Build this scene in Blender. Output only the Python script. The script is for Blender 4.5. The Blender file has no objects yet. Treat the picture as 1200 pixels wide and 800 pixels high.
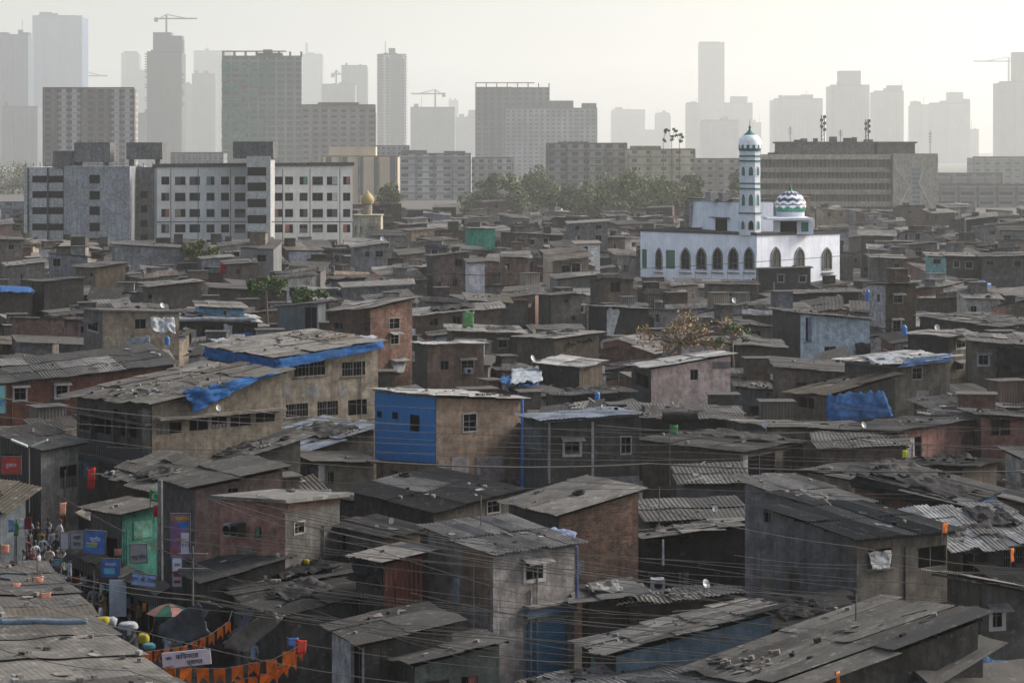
# dense settlement under smog: shacks, a mosque, office blocks and hazy towers
SKY_DUST=4.0; SKY_ST=.145; SUN_ST=2.2; HAZE_D=.00016; HAZE_C=(.985,.99,.95); HAZE_A=.5; EXPO=0.78; VB=4; SUN_AZ=70
DKW=.56; DKP=.78; DKR=.46
import bpy, bmesh, math, random
from mathutils import Vector, Matrix, noise as mnoise
R_=random.Random(7)
sc=bpy.context.scene
col=sc.collection
F=2700.0; HZ=182.0; HC=19.0; CX=600.0      # focal in px of a 1200 px wide frame, horizon row, eye height
def dist(y,h): return F*(HC-h)/(y-HZ)
def pt(x,y,d): return Vector(((x-CX)*d/F, d, HC-(y-HZ)*d/F))
def gp(x,y,h=0.0):
    d=dist(y,h); return pt(x,y,d)
def pxy(p): return (CX+F*p[0]/p[1], HZ+F*(HC-p[2])/p[1])
# ------------------------------------------------------------- materials
_M={}
def newmat(name):
    m=bpy.data.materials.new(name); m.use_nodes=True
    nt=m.node_tree; b=nt.nodes['Principled BSDF']
    return m,nt,b
def N(nt,t,**k):
    n=nt.nodes.new(t)
    for a,v in k.items():
        if a in n.inputs.keys() if isinstance(a,str) else False: n.inputs[a].default_value=v
        else: setattr(n,a,v)
    return n
def rgba(c,s=1.0): return (c[0]*s,c[1]*s,c[2]*s,1)
def mixc(nt,fac,a,b,bt='MIX'):
    n=nt.nodes.new('ShaderNodeMix'); n.data_type='RGBA'; n.blend_type=bt
    for i,v in ((0,fac),(6,a),(7,b)):
        if hasattr(v,'is_output') or isinstance(v,bpy.types.NodeSocket): nt.links.new(v,n.inputs[i])
        elif i==0: n.inputs[0].default_value=v
        else: n.inputs[i].default_value=rgba(v) if len(v)==3 else v
    return n.outputs[2]
def ramp(nt,sock,a,b,va=0.0,vb=1.0):
    n=nt.nodes.new('ShaderNodeMapRange'); n.inputs[1].default_value=a; n.inputs[2].default_value=b
    n.inputs[3].default_value=va; n.inputs[4].default_value=vb
    nt.links.new(sock,n.inputs[0]); return n.outputs[0]
def noise(nt,vec,scale,detail=4,rough=.6,sv=None):
    n=nt.nodes.new('ShaderNodeTexNoise'); n.inputs['Scale'].default_value=scale
    n.inputs['Detail'].default_value=detail; n.inputs['Roughness'].default_value=rough
    if sv is not None:
        m=nt.nodes.new('ShaderNodeMapping'); m.inputs['Scale'].default_value=sv
        nt.links.new(vec,m.inputs[0]); vec=m.outputs[0]
    nt.links.new(vec,n.inputs['Vector']); return n.outputs[0]
def pos(nt): return nt.nodes.new('ShaderNodeNewGeometry').outputs['Position']
def bump(nt,b,h,dist_=.02,st=.5):
    n=nt.nodes.new('ShaderNodeBump'); n.inputs['Distance'].default_value=dist_; n.inputs['Strength'].default_value=st
    nt.links.new(h,n.inputs['Height']); nt.links.new(n.outputs[0],b.inputs['Normal'])
def math_(nt,op,a,b=None):
    n=nt.nodes.new('ShaderNodeMath'); n.operation=op
    for i,v in ((0,a),(1,b)):
        if v is None: continue
        if isinstance(v,(int,float)): n.inputs[i].default_value=v
        else: nt.links.new(v,n.inputs[i])
    return n.outputs[0]
def objrand(nt): return nt.nodes.new('ShaderNodeObjectInfo').outputs['Random']
def plain(name,c,rough=.7,metal=0.0,var=.25,scale=3.0):
    k=('p',name)
    if k in _M: return _M[k]
    m,nt,b=newmat(name); p=pos(nt)
    n=noise(nt,p,scale)
    f=ramp(nt,n,.3,.7)
    o=mixc(nt,f,[x*(1-var) for x in c],[min(1,x*(1+var)) for x in c])
    nt.links.new(o,b.inputs['Base Color']); b.inputs['Roughness'].default_value=rough; b.inputs['Metallic'].default_value=metal
    _M[k]=m; return m
def wallmat(kind,c):
    """weathered wall: plaster, brick, block, tin or board"""
    c=tuple(round(x*(DKP if kind in('paint','oldpaint') else DKW),3) for x in c); k=('w',kind,c)
    if k in _M: return _M[k]
    m,nt,b=newmat('%s_wall_surface'%kind); p=pos(nt)
    big=ramp(nt,noise(nt,p,.45,5,.65),.32,.68)
    stk=ramp(nt,noise(nt,p,1.0,5,.75,(2.6,2.6,.2)),.44,.62)
    blot=ramp(nt,noise(nt,p,2.2,6,.75),.36,.64,.62,1.25)
    fine=noise(nt,p,9,3,.6)
    mid=ramp(nt,noise(nt,p,1.7,5,.7),.5,.62)
    dark=[x*.5 for x in c]; lite=[min(.85,x*1.22+.01) for x in c]
    pw={'paint':.84,'oldpaint':.8}.get(kind,.6)
    o=mixc(nt,big,[x*pw for x in c],lite if kind not in('paint','oldpaint') else [min(.85,x*1.08) for x in c])
    if kind in('brick','block'):
        uv=nt.nodes.new('ShaderNodeUVMap').outputs[0]
        br=nt.nodes.new('ShaderNodeTexBrick')
        br.inputs['Scale'].default_value=1.0
        bw,bh=(.24,.085) if kind=='brick' else (.42,.21)
        br.inputs['Brick Width'].default_value=bw; br.inputs['Row Height'].default_value=bh
        br.inputs['Mortar Size'].default_value=.012; br.inputs['Mortar Smooth'].default_value=.3
        br.inputs['Color1'].default_value=(1.5,1.25,1.1,1); br.inputs['Color2'].default_value=(.25,.3,.35,1)
        br.inputs['Mortar'].default_value=(1.3,1.7,2.0,1) if kind=='brick' else (.55,.55,.55,1)
        nt.links.new(uv,br.inputs['Vector'])
        o=mixc(nt,.85 if kind=='brick' else .45,o,br.outputs[0],'MULTIPLY')
        bump(nt,b,br.outputs['Fac'],.012,-.6)
    elif kind=='tin':
        uv=nt.nodes.new('ShaderNodeUVMap').outputs[0]
        w=nt.nodes.new('ShaderNodeTexWave'); w.inputs['Scale'].default_value=1.6; w.bands_direction='X'
        nt.links.new(uv,w.inputs['Vector']); bump(nt,b,w.outputs['Fac'],.05,.9)
        b.inputs['Roughness'].default_value=.5
    else:
        bump(nt,b,math_(nt,'ADD',fine,noise(nt,p,2.5,4)),.03,.35)
    o=mixc(nt,math_(nt,'MULTIPLY',stk,.3 if kind=='paint' else (.5 if kind=='oldpaint' else .75)),o,dark if kind!='paint' else [x*.55 for x in c])
    if kind=='plaster':                                      # patches where the render has come off
        patch=ramp(nt,noise(nt,p,.8,6,.62),.60,.63)
        o=mixc(nt,math_(nt,'MULTIPLY',patch,.55),o,(.06,.045,.036))
        sp=nt.nodes.new('ShaderNodeSeparateXYZ'); nt.links.new(p,sp.inputs[0])
    if kind in('plaster','block'):                           # white salts and brown washes
        salt=ramp(nt,noise(nt,p,3.1,6,.75),.60,.66); o=mixc(nt,math_(nt,'MULTIPLY',salt,.5),o,(.2,.19,.18))
        brn=ramp(nt,noise(nt,p,.35,4,.6),.5,.62); o=mixc(nt,math_(nt,'MULTIPLY',brn,.25),o,[c[0]*1.0,c[1]*.82,c[2]*.66])
    if kind!='tin':
        o=mixc(nt,math_(nt,'MULTIPLY',mid,.35 if kind not in('paint','oldpaint') else .1),o,[x*1.45+.01 for x in c])
        b.inputs['Roughness'].default_value=.92; b.inputs['Specular IOR Level'].default_value=.2
    if kind!='paint' and kind!='tin':
        bb=nt.nodes.new('ShaderNodeVectorMath'); bb.operation='SCALE'; nt.links.new(o,bb.inputs[0]); nt.links.new(blot,bb.inputs['Scale']); o=bb.outputs[0]
    hsv=nt.nodes.new('ShaderNodeHueSaturation')
    nt.links.new(ramp(nt,objrand(nt),0,1,.78,1.22),hsv.inputs['Value']); nt.links.new(o,hsv.inputs['Color'])
    nt.links.new(hsv.outputs[0],b.inputs['Base Color'])
    _M[k]=m; return m
def roofmat(kind,c):
    c=tuple(round(x*DKR,3) for x in c); k=('r',kind,c)
    if k in _M: return _M[k]
    m,nt,b=newmat('%s_roof_surface'%kind); p=pos(nt)
    t=nt.nodes.new('ShaderNodeAttribute'); t.attribute_name='tone'
    o=mixc(nt,ramp(nt,t.outputs['Fac'],0,1),[x*.5 for x in c],[min(.8,x*1.45) for x in c])
    dirt=ramp(nt,noise(nt,p,1.1,6,.7),.45,.66)
    o=mixc(nt,math_(nt,'MULTIPLY',dirt,.62),o,(.035,.032,.03))
    pale=ramp(nt,noise(nt,p,2.3,5,.7),.56,.68)
    o=mixc(nt,math_(nt,'MULTIPLY',pale,.6),o,[min(.8,x*1.9+.05) for x in c])
    rust=ramp(nt,noise(nt,p,.7,5,.7),.6,.7)
    o=mixc(nt,math_(nt,'MULTIPLY',rust,.5 if kind=='metal' else .15),o,(.1,.045,.025))
    nt.links.new(o,b.inputs['Base Color'])
    b.inputs['Roughness'].default_value=.7 if kind=='metal' else .95
    b.inputs['Specular IOR Level'].default_value=.18
    bump(nt,b,noise(nt,p,7,4),.03,.4)
    _M[k]=m; return m
def clothmat(name,c,rough=.6):
    c=tuple(x*.7 for x in c)
    k=('c',name)
    if k in _M: return _M[k]
    m,nt,b=newmat(name); p=pos(nt)
    n=ramp(nt,noise(nt,p,3,5,.7),.35,.7)
    o=mixc(nt,n,[x*.6 for x in c],[min(.9,x*1.25) for x in c])
    d=ramp(nt,noise(nt,p,1.1,5,.7),.52,.7)
    o=mixc(nt,math_(nt,'MULTIPLY',d,.5),o,(.05,.045,.04))
    nt.links.new(o,b.inputs['Base Color']); b.inputs['Roughness'].default_value=max(rough,.8); b.inputs['Specular IOR Level'].default_value=.15
    bump(nt,b,noise(nt,p,5,3),.04,.5)
    _M[k]=m; return m
def facade(name,base,win,fw,fh,ww=.6,wh=.5,grime=.3,spandrel=None):
    """window pattern of a distant tower, laid on UVs in metres"""
    k=('f',name)
    if k in _M: return _M[k]
    m,nt,b=newmat(name)
    uv=nt.nodes.new('ShaderNodeUVMap').outputs[0]
    s=nt.nodes.new('ShaderNodeSeparateXYZ'); nt.links.new(uv,s.inputs[0])
    def cell(sock,period,frac):
        v=math_(nt,'FRACT',math_(nt,'DIVIDE',sock,period))
        return math_(nt,'LESS_THAN',math_(nt,'ABSOLUTE',math_(nt,'SUBTRACT',v,.5)),frac/2)
    f=math_(nt,'MULTIPLY',cell(s.outputs[0],fw,ww),cell(s.outputs[1],fh,wh))
    p=pos(nt)
    o=mixc(nt,ramp(nt,noise(nt,p,.05,5,.7),.35,.65),[x*(1-grime) for x in base],base)
    stk=ramp(nt,noise(nt,p,.3,4,.7,(1,1,.1)),.45,.7)
    o=mixc(nt,math_(nt,'MULTIPLY',stk,grime),o,[x*.4 for x in base])
    if spandrel:
        o=mixc(nt,math_(nt,'MULTIPLY',cell(s.outputs[0],fw*5,.4),1.0),o,spandrel)
    o=mixc(nt,math_(nt,'MULTIPLY',f,.9),o,win)
    nt.links.new(o,b.inputs['Base Color']); b.inputs['Roughness'].default_value=.6
    _M[k]=m; return m
# ------------------------------------------------------------- mesh building
class Dummy(dict):
    def __init__(s,loc=(0,0,0)): s.location=Vector(loc)
class Sink:
    """collects what build() would have made into one mass"""
    def __init__(s): s.g=MB(); s.mats=[]
    def take(s,mb,mats):
        off=len(s.g.v); s.g.v+=[v+mb.o for v in mb.v]; ml=[]
        for m in (mats if isinstance(mats,(list,tuple)) else [mats]):
            if m not in s.mats: s.mats.append(m)
            ml.append(s.mats.index(m))
        s.g.f+=[tuple(i+off for i in f) for f in mb.f]; s.g.m+=[ml[i] for i in mb.m]; s.g.t+=mb.t; s.g.uv+=mb.uv
        return Dummy(mb.o)
SINK=None
class MB:
    def __init__(s,org=(0,0,0)):
        s.v=[];s.f=[];s.m=[];s.t=[];s.uv=[];s.o=Vector(org)
    def face(s,pts,mi=0,tone=.5,uv=None):
        n=len(s.v); s.v+= [Vector(p)-s.o for p in pts]; s.f.append(tuple(range(n,n+len(pts))))
        s.m.append(mi); s.t.append(tone); s.uv.append(uv or [(0,0)]*len(pts))
    def box(s,a,u,w,h,mi=0,tone=.5):
        """a = corner, u,w,h = edge vectors"""
        a=Vector(a);u=Vector(u);w=Vector(w);h=Vector(h)
        P=[a,a+u,a+u+w,a+w,a+h,a+u+h,a+u+w+h,a+w+h]
        lu,lw,lh=u.length,w.length,h.length
        for q,(x,y) in (((0,3,2,1),(lw,lu)),((4,5,6,7),(lu,lw)),((0,1,5,4),(lu,lh)),((1,2,6,5),(lw,lh)),((2,3,7,6),(lu,lh)),((3,0,4,7),(lw,lh))):
            s.face([P[i] for i in q],mi,tone,[(0,0),(x,0),(x,y),(0,y)])
    def bx(s,x0,x1,y0,y1,z0,z1,mi=0,tone=.5): s.box((x0,y0,z0),(x1-x0,0,0),(0,y1-y0,0),(0,0,z1-z0),mi,tone)
    def tube(s,pts,r,n=6,mi=0,r2=None,cap=True):
        pts=[Vector(p) for p in pts]; rings=[]
        for i,p in enumerate(pts):
            d=(pts[min(i+1,len(pts)-1)]-pts[max(i-1,0)]).normalized()
            a=Vector((0,0,1)) if abs(d.z)<.9 else Vector((1,0,0))
            x=d.cross(a).normalized(); y=d.cross(x)
            rr=r if r2 is None else r+(r2-r)*i/(len(pts)-1)
            rings.append([p+(x*math.cos(2*math.pi*k/n)+y*math.sin(2*math.pi*k/n))*rr for k in range(n)])
        for i in range(len(pts)-1):
            for k in range(n):
                s.face([rings[i][k],rings[i][(k+1)%n],rings[i+1][(k+1)%n],rings[i+1][k]],mi)
        if cap: s.face(rings[0][::-1],mi); s.face(rings[-1],mi)
    def lathe(s,c,prof,n=24,mi=0,mif=None):
        c=Vector(c)
        for i in range(len(prof)-1):
            (r0,z0),(r1,z1)=prof[i],prof[i+1]
            for k in range(n):
                a,b=2*math.pi*k/n,2*math.pi*(k+1)/n
                q=[c+Vector((r*math.cos(t),r*math.sin(t),z)) for r,z,t in ((r0,z0,a),(r0,z0,b),(r1,z1,b),(r1,z1,a))]
                s.face(q,mif(i,k) if mif else mi)
    def build(s,name,mats,parent=None,smooth=False,loc=None):
        if SINK is not None: return SINK.take(s,mats)
        me=bpy.data.meshes.new(name)
        me.from_pydata([tuple(v) for v in s.v],[],s.f)
        for m in (mats if isinstance(mats,(list,tuple)) else [mats]): me.materials.append(m)
        me.polygons.foreach_set('material_index',s.m)
        if smooth: me.polygons.foreach_set('use_smooth',[True]*len(s.f))
        ul=me.uv_layers.new(name='UVMap'); ul.data.foreach_set('uv',[c for f in s.uv for q in f for c in q])
        at=me.attributes.new('tone','FLOAT','FACE'); at.data.foreach_set('value',s.t)
        if smooth:
            bm=bmesh.new(); bm.from_mesh(me); bmesh.ops.remove_doubles(bm,verts=bm.verts,dist=.0005); bm.to_mesh(me); bm.free()
        me.update()
        o=bpy.data.objects.new(name,me); col.objects.link(o)
        if parent is not None: o.parent=parent
        elif s.o.length>0: o.location=s.o
        return o
def tag(o,label=None,cat=None,group=None,kind=None):
    if label: o['label']=label
    if cat: o['category']=cat
    if group: o['group']=group
    if kind: o['kind']=kind
    return o
def empty(name,loc,label,cat,group=None):
    if SINK is not None: return Dummy(loc)
    o=bpy.data.objects.new(name,None); o.location=loc; col.objects.link(o); o.empty_display_size=.3
    return tag(o,label,cat,group)
def copy_tree(o,parent=None):
    c=o.copy(); col.objects.link(c)
    if parent is not None: c.parent=parent
    for ch in list(o.children): copy_tree(ch,c)
    return c
# ------------------------------------------------------------- roofs
def panels(mb,C,R,L,d,ov=.28,rag=.12,mi=0,tone0=.5,sw=1.0,sl=2.3,seed=0,amp=1.0,nmi=1,lift=.045):
    rr=random.Random(seed)
    C,R,L=Vector(C),Vector(R),Vector(L)
    U,V=R-C,L-C; W,D=U.length,V.length; u,v=U/W,V/D; n=u.cross(v).normalized()
    if n.z<0: n=-n
    if abs(u.z)>abs(v.z)+.02 : along,acr,la,lc=u,v,W,D      # slope dir, across dir
    else: along,acr,la,lc=v,u,D,W
    sgn=1 if along.z>=0 else -1
    if d<98: per,ns,am=.17,4,.024
    elif d<150: per,ns,am=.2,3,.02
    elif d<210: per,ns,am=.34,2,.014
    else: per,ns,am=1.0,1,.0
    am*=amp
    la2,lc2=la+2*ov,lc+2*ov
    nr=max(1,round(la2/sl)); ncol=max(1,round(lc2/sw)); O=C-along*ov-acr*ov
    for i in range(nr):
        for j in range(ncol):
            a0,a1=la2*i/nr-.08,la2*(i+1)/nr+.1
            c0,c1=lc2*j/ncol-.03,lc2*(j+1)/ncol+.03
            if i==0: a0-=rr.uniform(-.05,rag)
            if i==nr-1: a1+=rr.uniform(-.05,rag)
            if j==0 : c0-=rr.uniform(0,rag)
            if j==ncol-1: c1+=rr.uniform(0,rag)
            z0=.02+rr.random()*.03*(1+rag*4); z1=z0+.0
            if sgn>0: z0+=lift
            else: z1+=lift
            sk=rr.uniform(-.05,.05)*(1+rag*3)
            tn=min(1,max(0,tone0+rr.gauss(0,.22)))
            k=max(1,round((c1-c0)/per*ns)); prev=None
            mm=mi if rr.random()>.12 else rr.randrange(mi,mi+nmi)
            for q in range(k+1):
                cc=c0+(c1-c0)*q/k; w=am*math.sin(2*math.pi*cc/per)
                b0=mnoise.noise(O+acr*cc*.9+along*a0*.9)*.07*(1+rag); b1=mnoise.noise(O+acr*cc*.9+along*a1*.9)*.07*(1+rag)
                p0=O+acr*(cc+sk)+along*(a0+b1)+n*(z0+w+b0); p1=O+acr*(cc-sk)+along*(a1+b0)+n*(z1+w+b1)
                if prev: mb.face([prev[0],p0,p1,prev[1]],mm,tn)
                prev=(p0,p1)
    # battens under the sheets
    B=C-along*ov*.6-acr*ov*.6-n*.1
    for i in range(max(2,int(la/1.4)+1)):
        a=la2*.95*i/max(1,int(la/1.4))
        mb.box(B+along*a,acr*(lc2*.95),along*.05,n*.08,mi,.1)
# ------------------------------------------------------------- palette
GREY=(.145,.135,.125); DGREY=(.085,.08,.074); LGREY=(.27,.265,.26); BROWN=(.175,.138,.105); DBROWN=(.1,.078,.058)
PINK=(.42,.22,.17); PALE=(.46,.36,.33); TAN=(.36,.22,.14); CREAM=(.38,.33,.27); TERRA=(.25,.105,.07); BRICK=(.20,.085,.05)
BLUE=(.01,.15,.40); LBLUE=(.33,.42,.48); GREEN=(.06,.30,.235); PURP=(.17,.15,.155); WHITE=(.6,.6,.6); OLIVE=(.13,.12,.09); SKYB=(.12,.26,.38)
RG=(.155,.146,.134); RD=(.085,.081,.075); RL=(.31,.294,.27); RW=(.6,.585,.555); RB=(.18,.155,.12); RBL=(.33,.38,.44)
def DARK():
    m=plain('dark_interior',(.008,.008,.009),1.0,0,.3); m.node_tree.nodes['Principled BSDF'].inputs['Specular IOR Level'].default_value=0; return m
FRAME=lambda: plain('worn_frame_paint',(.2,.19,.18),.8)
METAL=lambda: plain('dull_steel',(.09,.088,.085),.6,.3)
WOOD=lambda: plain('grey_timber',(.075,.06,.048),.9)
PVC=lambda: plain('grey_pipe',(.3,.3,.3),.6)
CONC=lambda: wallmat('plaster',LGREY)
GLASS=lambda: plain('dusty_glass',(.05,.06,.07),.25,0,.3)
HOUSES=[]     # dict per house: foot, px box, names
def wallface(mb,A,B,wins,mi,nin,depth=.12):
    """A,B = top corners; wins = [(u0,u1,z0,z1)] holes; nin = inward normal; z from 0"""
    A,B=Vector(A),Vector(B); e=Vector((B.x-A.x,B.y-A.y,0)); W=e.length; e/=W
    zt=lambda u:A.z+(B.z-A.z)*u/W
    base=Vector((A.x,A.y,0)); P=lambda u,z: base+e*u+Vector((0,0,z))
    us=sorted({0,W,*[w[0] for w in wins],*[w[1] for w in wins]}); zs=sorted({0,*[w[2] for w in wins],*[w[3] for w in wins]})
    for i in range(len(us)-1):
        u0,u1=us[i],us[i+1]
        for j in range(len(zs)):
            z0=zs[j]; last=j==len(zs)-1; z1=None if last else zs[j+1]
            um=(u0+u1)/2; zm=z0+.01
            if any(w[0]<um<w[1] and w[2]<zm<w[3] for w in wins): continue
            za,zb=(zt(u0),zt(u1)) if last else (z1,z1)
            mb.face([P(u0,z0),P(u1,z0),P(u1,zb),P(u0,za)],mi,.5,[(u0,z0),(u1,z0),(u1,zb),(u0,za)])
    q=nin*depth
    for u0,u1,z0,z1 in wins:
        for a,b in (((u0,z0),(u1,z0)),((u1,z0),(u1,z1)),((u1,z1),(u0,z1)),((u0,z1),(u0,z0))):
            mb.face([P(*a),P(*b),P(*b)+q,P(*a)+q],mi,.5,[a,b,b,a])
def add_window(root,A,B,w,nin,style,px,seed):
    rr=random.Random(seed); A,B=Vector(A),Vector(B); e=Vector((B.x-A.x,B.y-A.y,0)).normalized()
    base=Vector((A.x,A.y,0)); u0,u1,z0,z1=w; z=Vector((0,0,1)); out=-nin
    P=lambda u,zz,k=0: base+e*u+z*zz+out*k
    org=root.location
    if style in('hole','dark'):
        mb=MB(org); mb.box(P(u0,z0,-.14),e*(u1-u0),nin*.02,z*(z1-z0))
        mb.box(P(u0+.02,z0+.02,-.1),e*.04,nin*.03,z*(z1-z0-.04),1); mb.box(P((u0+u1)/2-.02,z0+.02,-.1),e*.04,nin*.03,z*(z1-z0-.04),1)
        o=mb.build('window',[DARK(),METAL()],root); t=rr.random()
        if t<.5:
            q=MB(org); W_=u1-u0; H_=z1-z0
            cl=rr.choice([(.3,.3,.3),(.12,.16,.25),(.25,.08,.06),(.2,.17,.12),(.06,.06,.06),(.1,.2,.16),(.4,.38,.35)])
            if t<.22:                                   # curtain, gathered to one side
                a0,a1=(0,.55) if rr.random()<.5 else (.5,1)
                for i in range(6):
                    f=lambda k:P(u0+W_*(a0+(a1-a0)*k/6),0,-.07+(.025 if k%2 else 0))
                    q.face([f(i)+z*(z0+H_*.05),f(i+1)+z*(z0+H_*.05),f(i+1)+z*z1,f(i)+z*z1])
                q.build('curtain',plain('curtain_%d'%int(sum(cl)*100),cl,.9),o)
            elif t<.36: q.box(P(u0,z0,-.03),e*W_,nin*.02,z*H_*rr.choice([.35,.5])); q.build('board',wallmat('tin',rr.choice([DGREY,GREY,BROWN])),o)
            else:
                for i in range(1,8): q.box(P(u0+W_*i/8-.01,z0,-.02),e*.02,nin*.02,z*H_)
                q.box(P(u0,z0+H_*.5,-.02),e*W_,nin*.02,z*.03); q.build('bars',METAL(),o)
            if rr.random()<.5:
                q=MB(org); q.box(P(u0-.1,z0-.08,.07),e*(W_+.2),nin*.1,z*.07); q.build('sill',CONC(),o)
        return o
    if style=='door':
        mb=MB(org); mb.box(P(u0,z0,-.1),e*(u1-u0),nin*.03,z*(z1-z0)); 
        for k in range(1,4): mb.box(P(u0,z0+(z1-z0)*k/4,-.085),e*(u1-u0),nin*.012,z*.05)
        return mb.build('door',px or WOOD(),root)
    if style=='shutter':
        mb=MB(org); n=int((z1-z0)/.09)
        for k in range(n): 
            a=z0+(z1-z0)*k/n
            mb.face([P(u0,a,-.06),P(u1,a,-.06),P(u1,a+(z1-z0)/n,-.03),P(u0,a+(z1-z0)/n,-.03)])
        o=mb.build('roller_shutter',px or plain('shutter_blue',(.07,.17,.28),.6),root)
        k=MB(org); k.box(P(u0-.08,z0,0.02),e*.08,nin*.04,z*(z1-z0)); k.box(P(u1,z0,.02),e*.08,nin*.04,z*(z1-z0)); k.build('guide_rail',METAL(),root)
        return o
    t=.06 if style!='trim' else .13
    mb=MB(org); k=.03
    mb.box(P(u0-t,z0-t,k),e*(u1-u0+2*t),nin*.06,z*t); mb.box(P(u0-t,z1,k),e*(u1-u0+2*t),nin*.06,z*t)
    mb.box(P(u0-t,z0,k),e*t,nin*.06,z*(z1-z0)); mb.box(P(u1,z0,k),e*t,nin*.06,z*(z1-z0))
    fr=mb.build('window',FRAME() if style!='trim' else plain('pale_surround',(.27,.265,.26),.8),root)
    g=MB(org)
    g.box(P(u0,z0,-.13),e*(u1-u0),nin*.01,z*(z1-z0)); g.build('pane',DARK(),fr)
    g=MB(org); nb=2 if u1-u0<1.1 else 3
    for i in range(1,nb): g.box(P(u0+(u1-u0)*i/nb-.02,z0,-.05),e*.04,nin*.03,z*(z1-z0))
    g.box(P(u0,z0+(z1-z0)*.55,-.05),e*(u1-u0),nin*.03,z*.035)
    if style=='grille' :
        for i in range(1,9): g.box(P(u0+(u1-u0)*i/9-.008,z0,0),e*.016,nin*.016,z*(z1-z0))
    g.build('mullion',METAL(),fr)
    if style in('awning','trim') or rr.random()<.35:
        a=MB(org); c0=P(u0-.2,z1+.14,0); 
        a.face([c0,c0+e*(u1-u0+.4),c0+e*(u1-u0+.4)+out*.5-z*.14,c0+out*.5-z*.14]); a.face([x-z*.04 for x in(c0,c0+out*.5-z*.14,c0+e*(u1-u0+.4)+out*.5-z*.14,c0+e*(u1-u0+.4))])
        a.box(c0+out*.5-z*.19,e*(u1-u0+.4),nin*.02,z*.05)
        a.build('awning',CONC(),fr)
    return fr
def house(label,L,C,R,h,wl=('plaster',GREY),wr=None,roof=('sheet',RG),wins=(),kl=1.0,name='shack',cat='shack',group='shacks of the packed settlement',
          phi=None,D=5.0,W=5.0,rise=.04,style='frame',rag=.12,ov=.28,vb=None,extras=(),tone=.5,seed=None,slabs=True,z2=None,lit=None,split=False,parapet=0,rails=False,sw=1.0,sl=2.3,amp=1):
    wr=wr or wl; seed=seed if seed is not None else int(C[0]*7+C[1]*13)
    rr=random.Random(seed); d=dist(C[1],h); Cp=pt(C[0],C[1],d); al=math.atan((C[0]-CX)/F)
    if phi is None:
        if L is None: pr=math.radians(5)
        elif R is None: pr=math.radians(85)
        else: pr=math.atan((C[0]-L[0])/max(1,R[0]-C[0])/kl)
        pr=min(max(pr,math.radians(4)),math.radians(86))
        ph=pr-al
    else: ph=math.radians(phi)
    c,s=math.cos(ph),math.sin(ph)
    def solve(dx,dy,x,y):
        m=(x-CX)/F; t=(m*Cp.y-Cp.x)/(dx-m*dy); yy=Cp.y+t*dy
        return Vector((Cp.x+t*dx,yy,HC-(y-HZ)*yy/F))
    if R is not None: Rp=solve(c,s,*R)
    else: Rp=Cp+Vector((c*W,s*W,W*rise))
    if L is not None: Lp=solve(-s,c,*L)
    else: Lp=Cp+Vector((-s*D,c*D,D*rise))
    return house3(label,Cp,Rp,Lp,wl,wr,roof,wins,name,cat,group,style,rag,ov,vb,tone,seed,slabs,d,parapet,C,sw,sl,amp)
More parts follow.
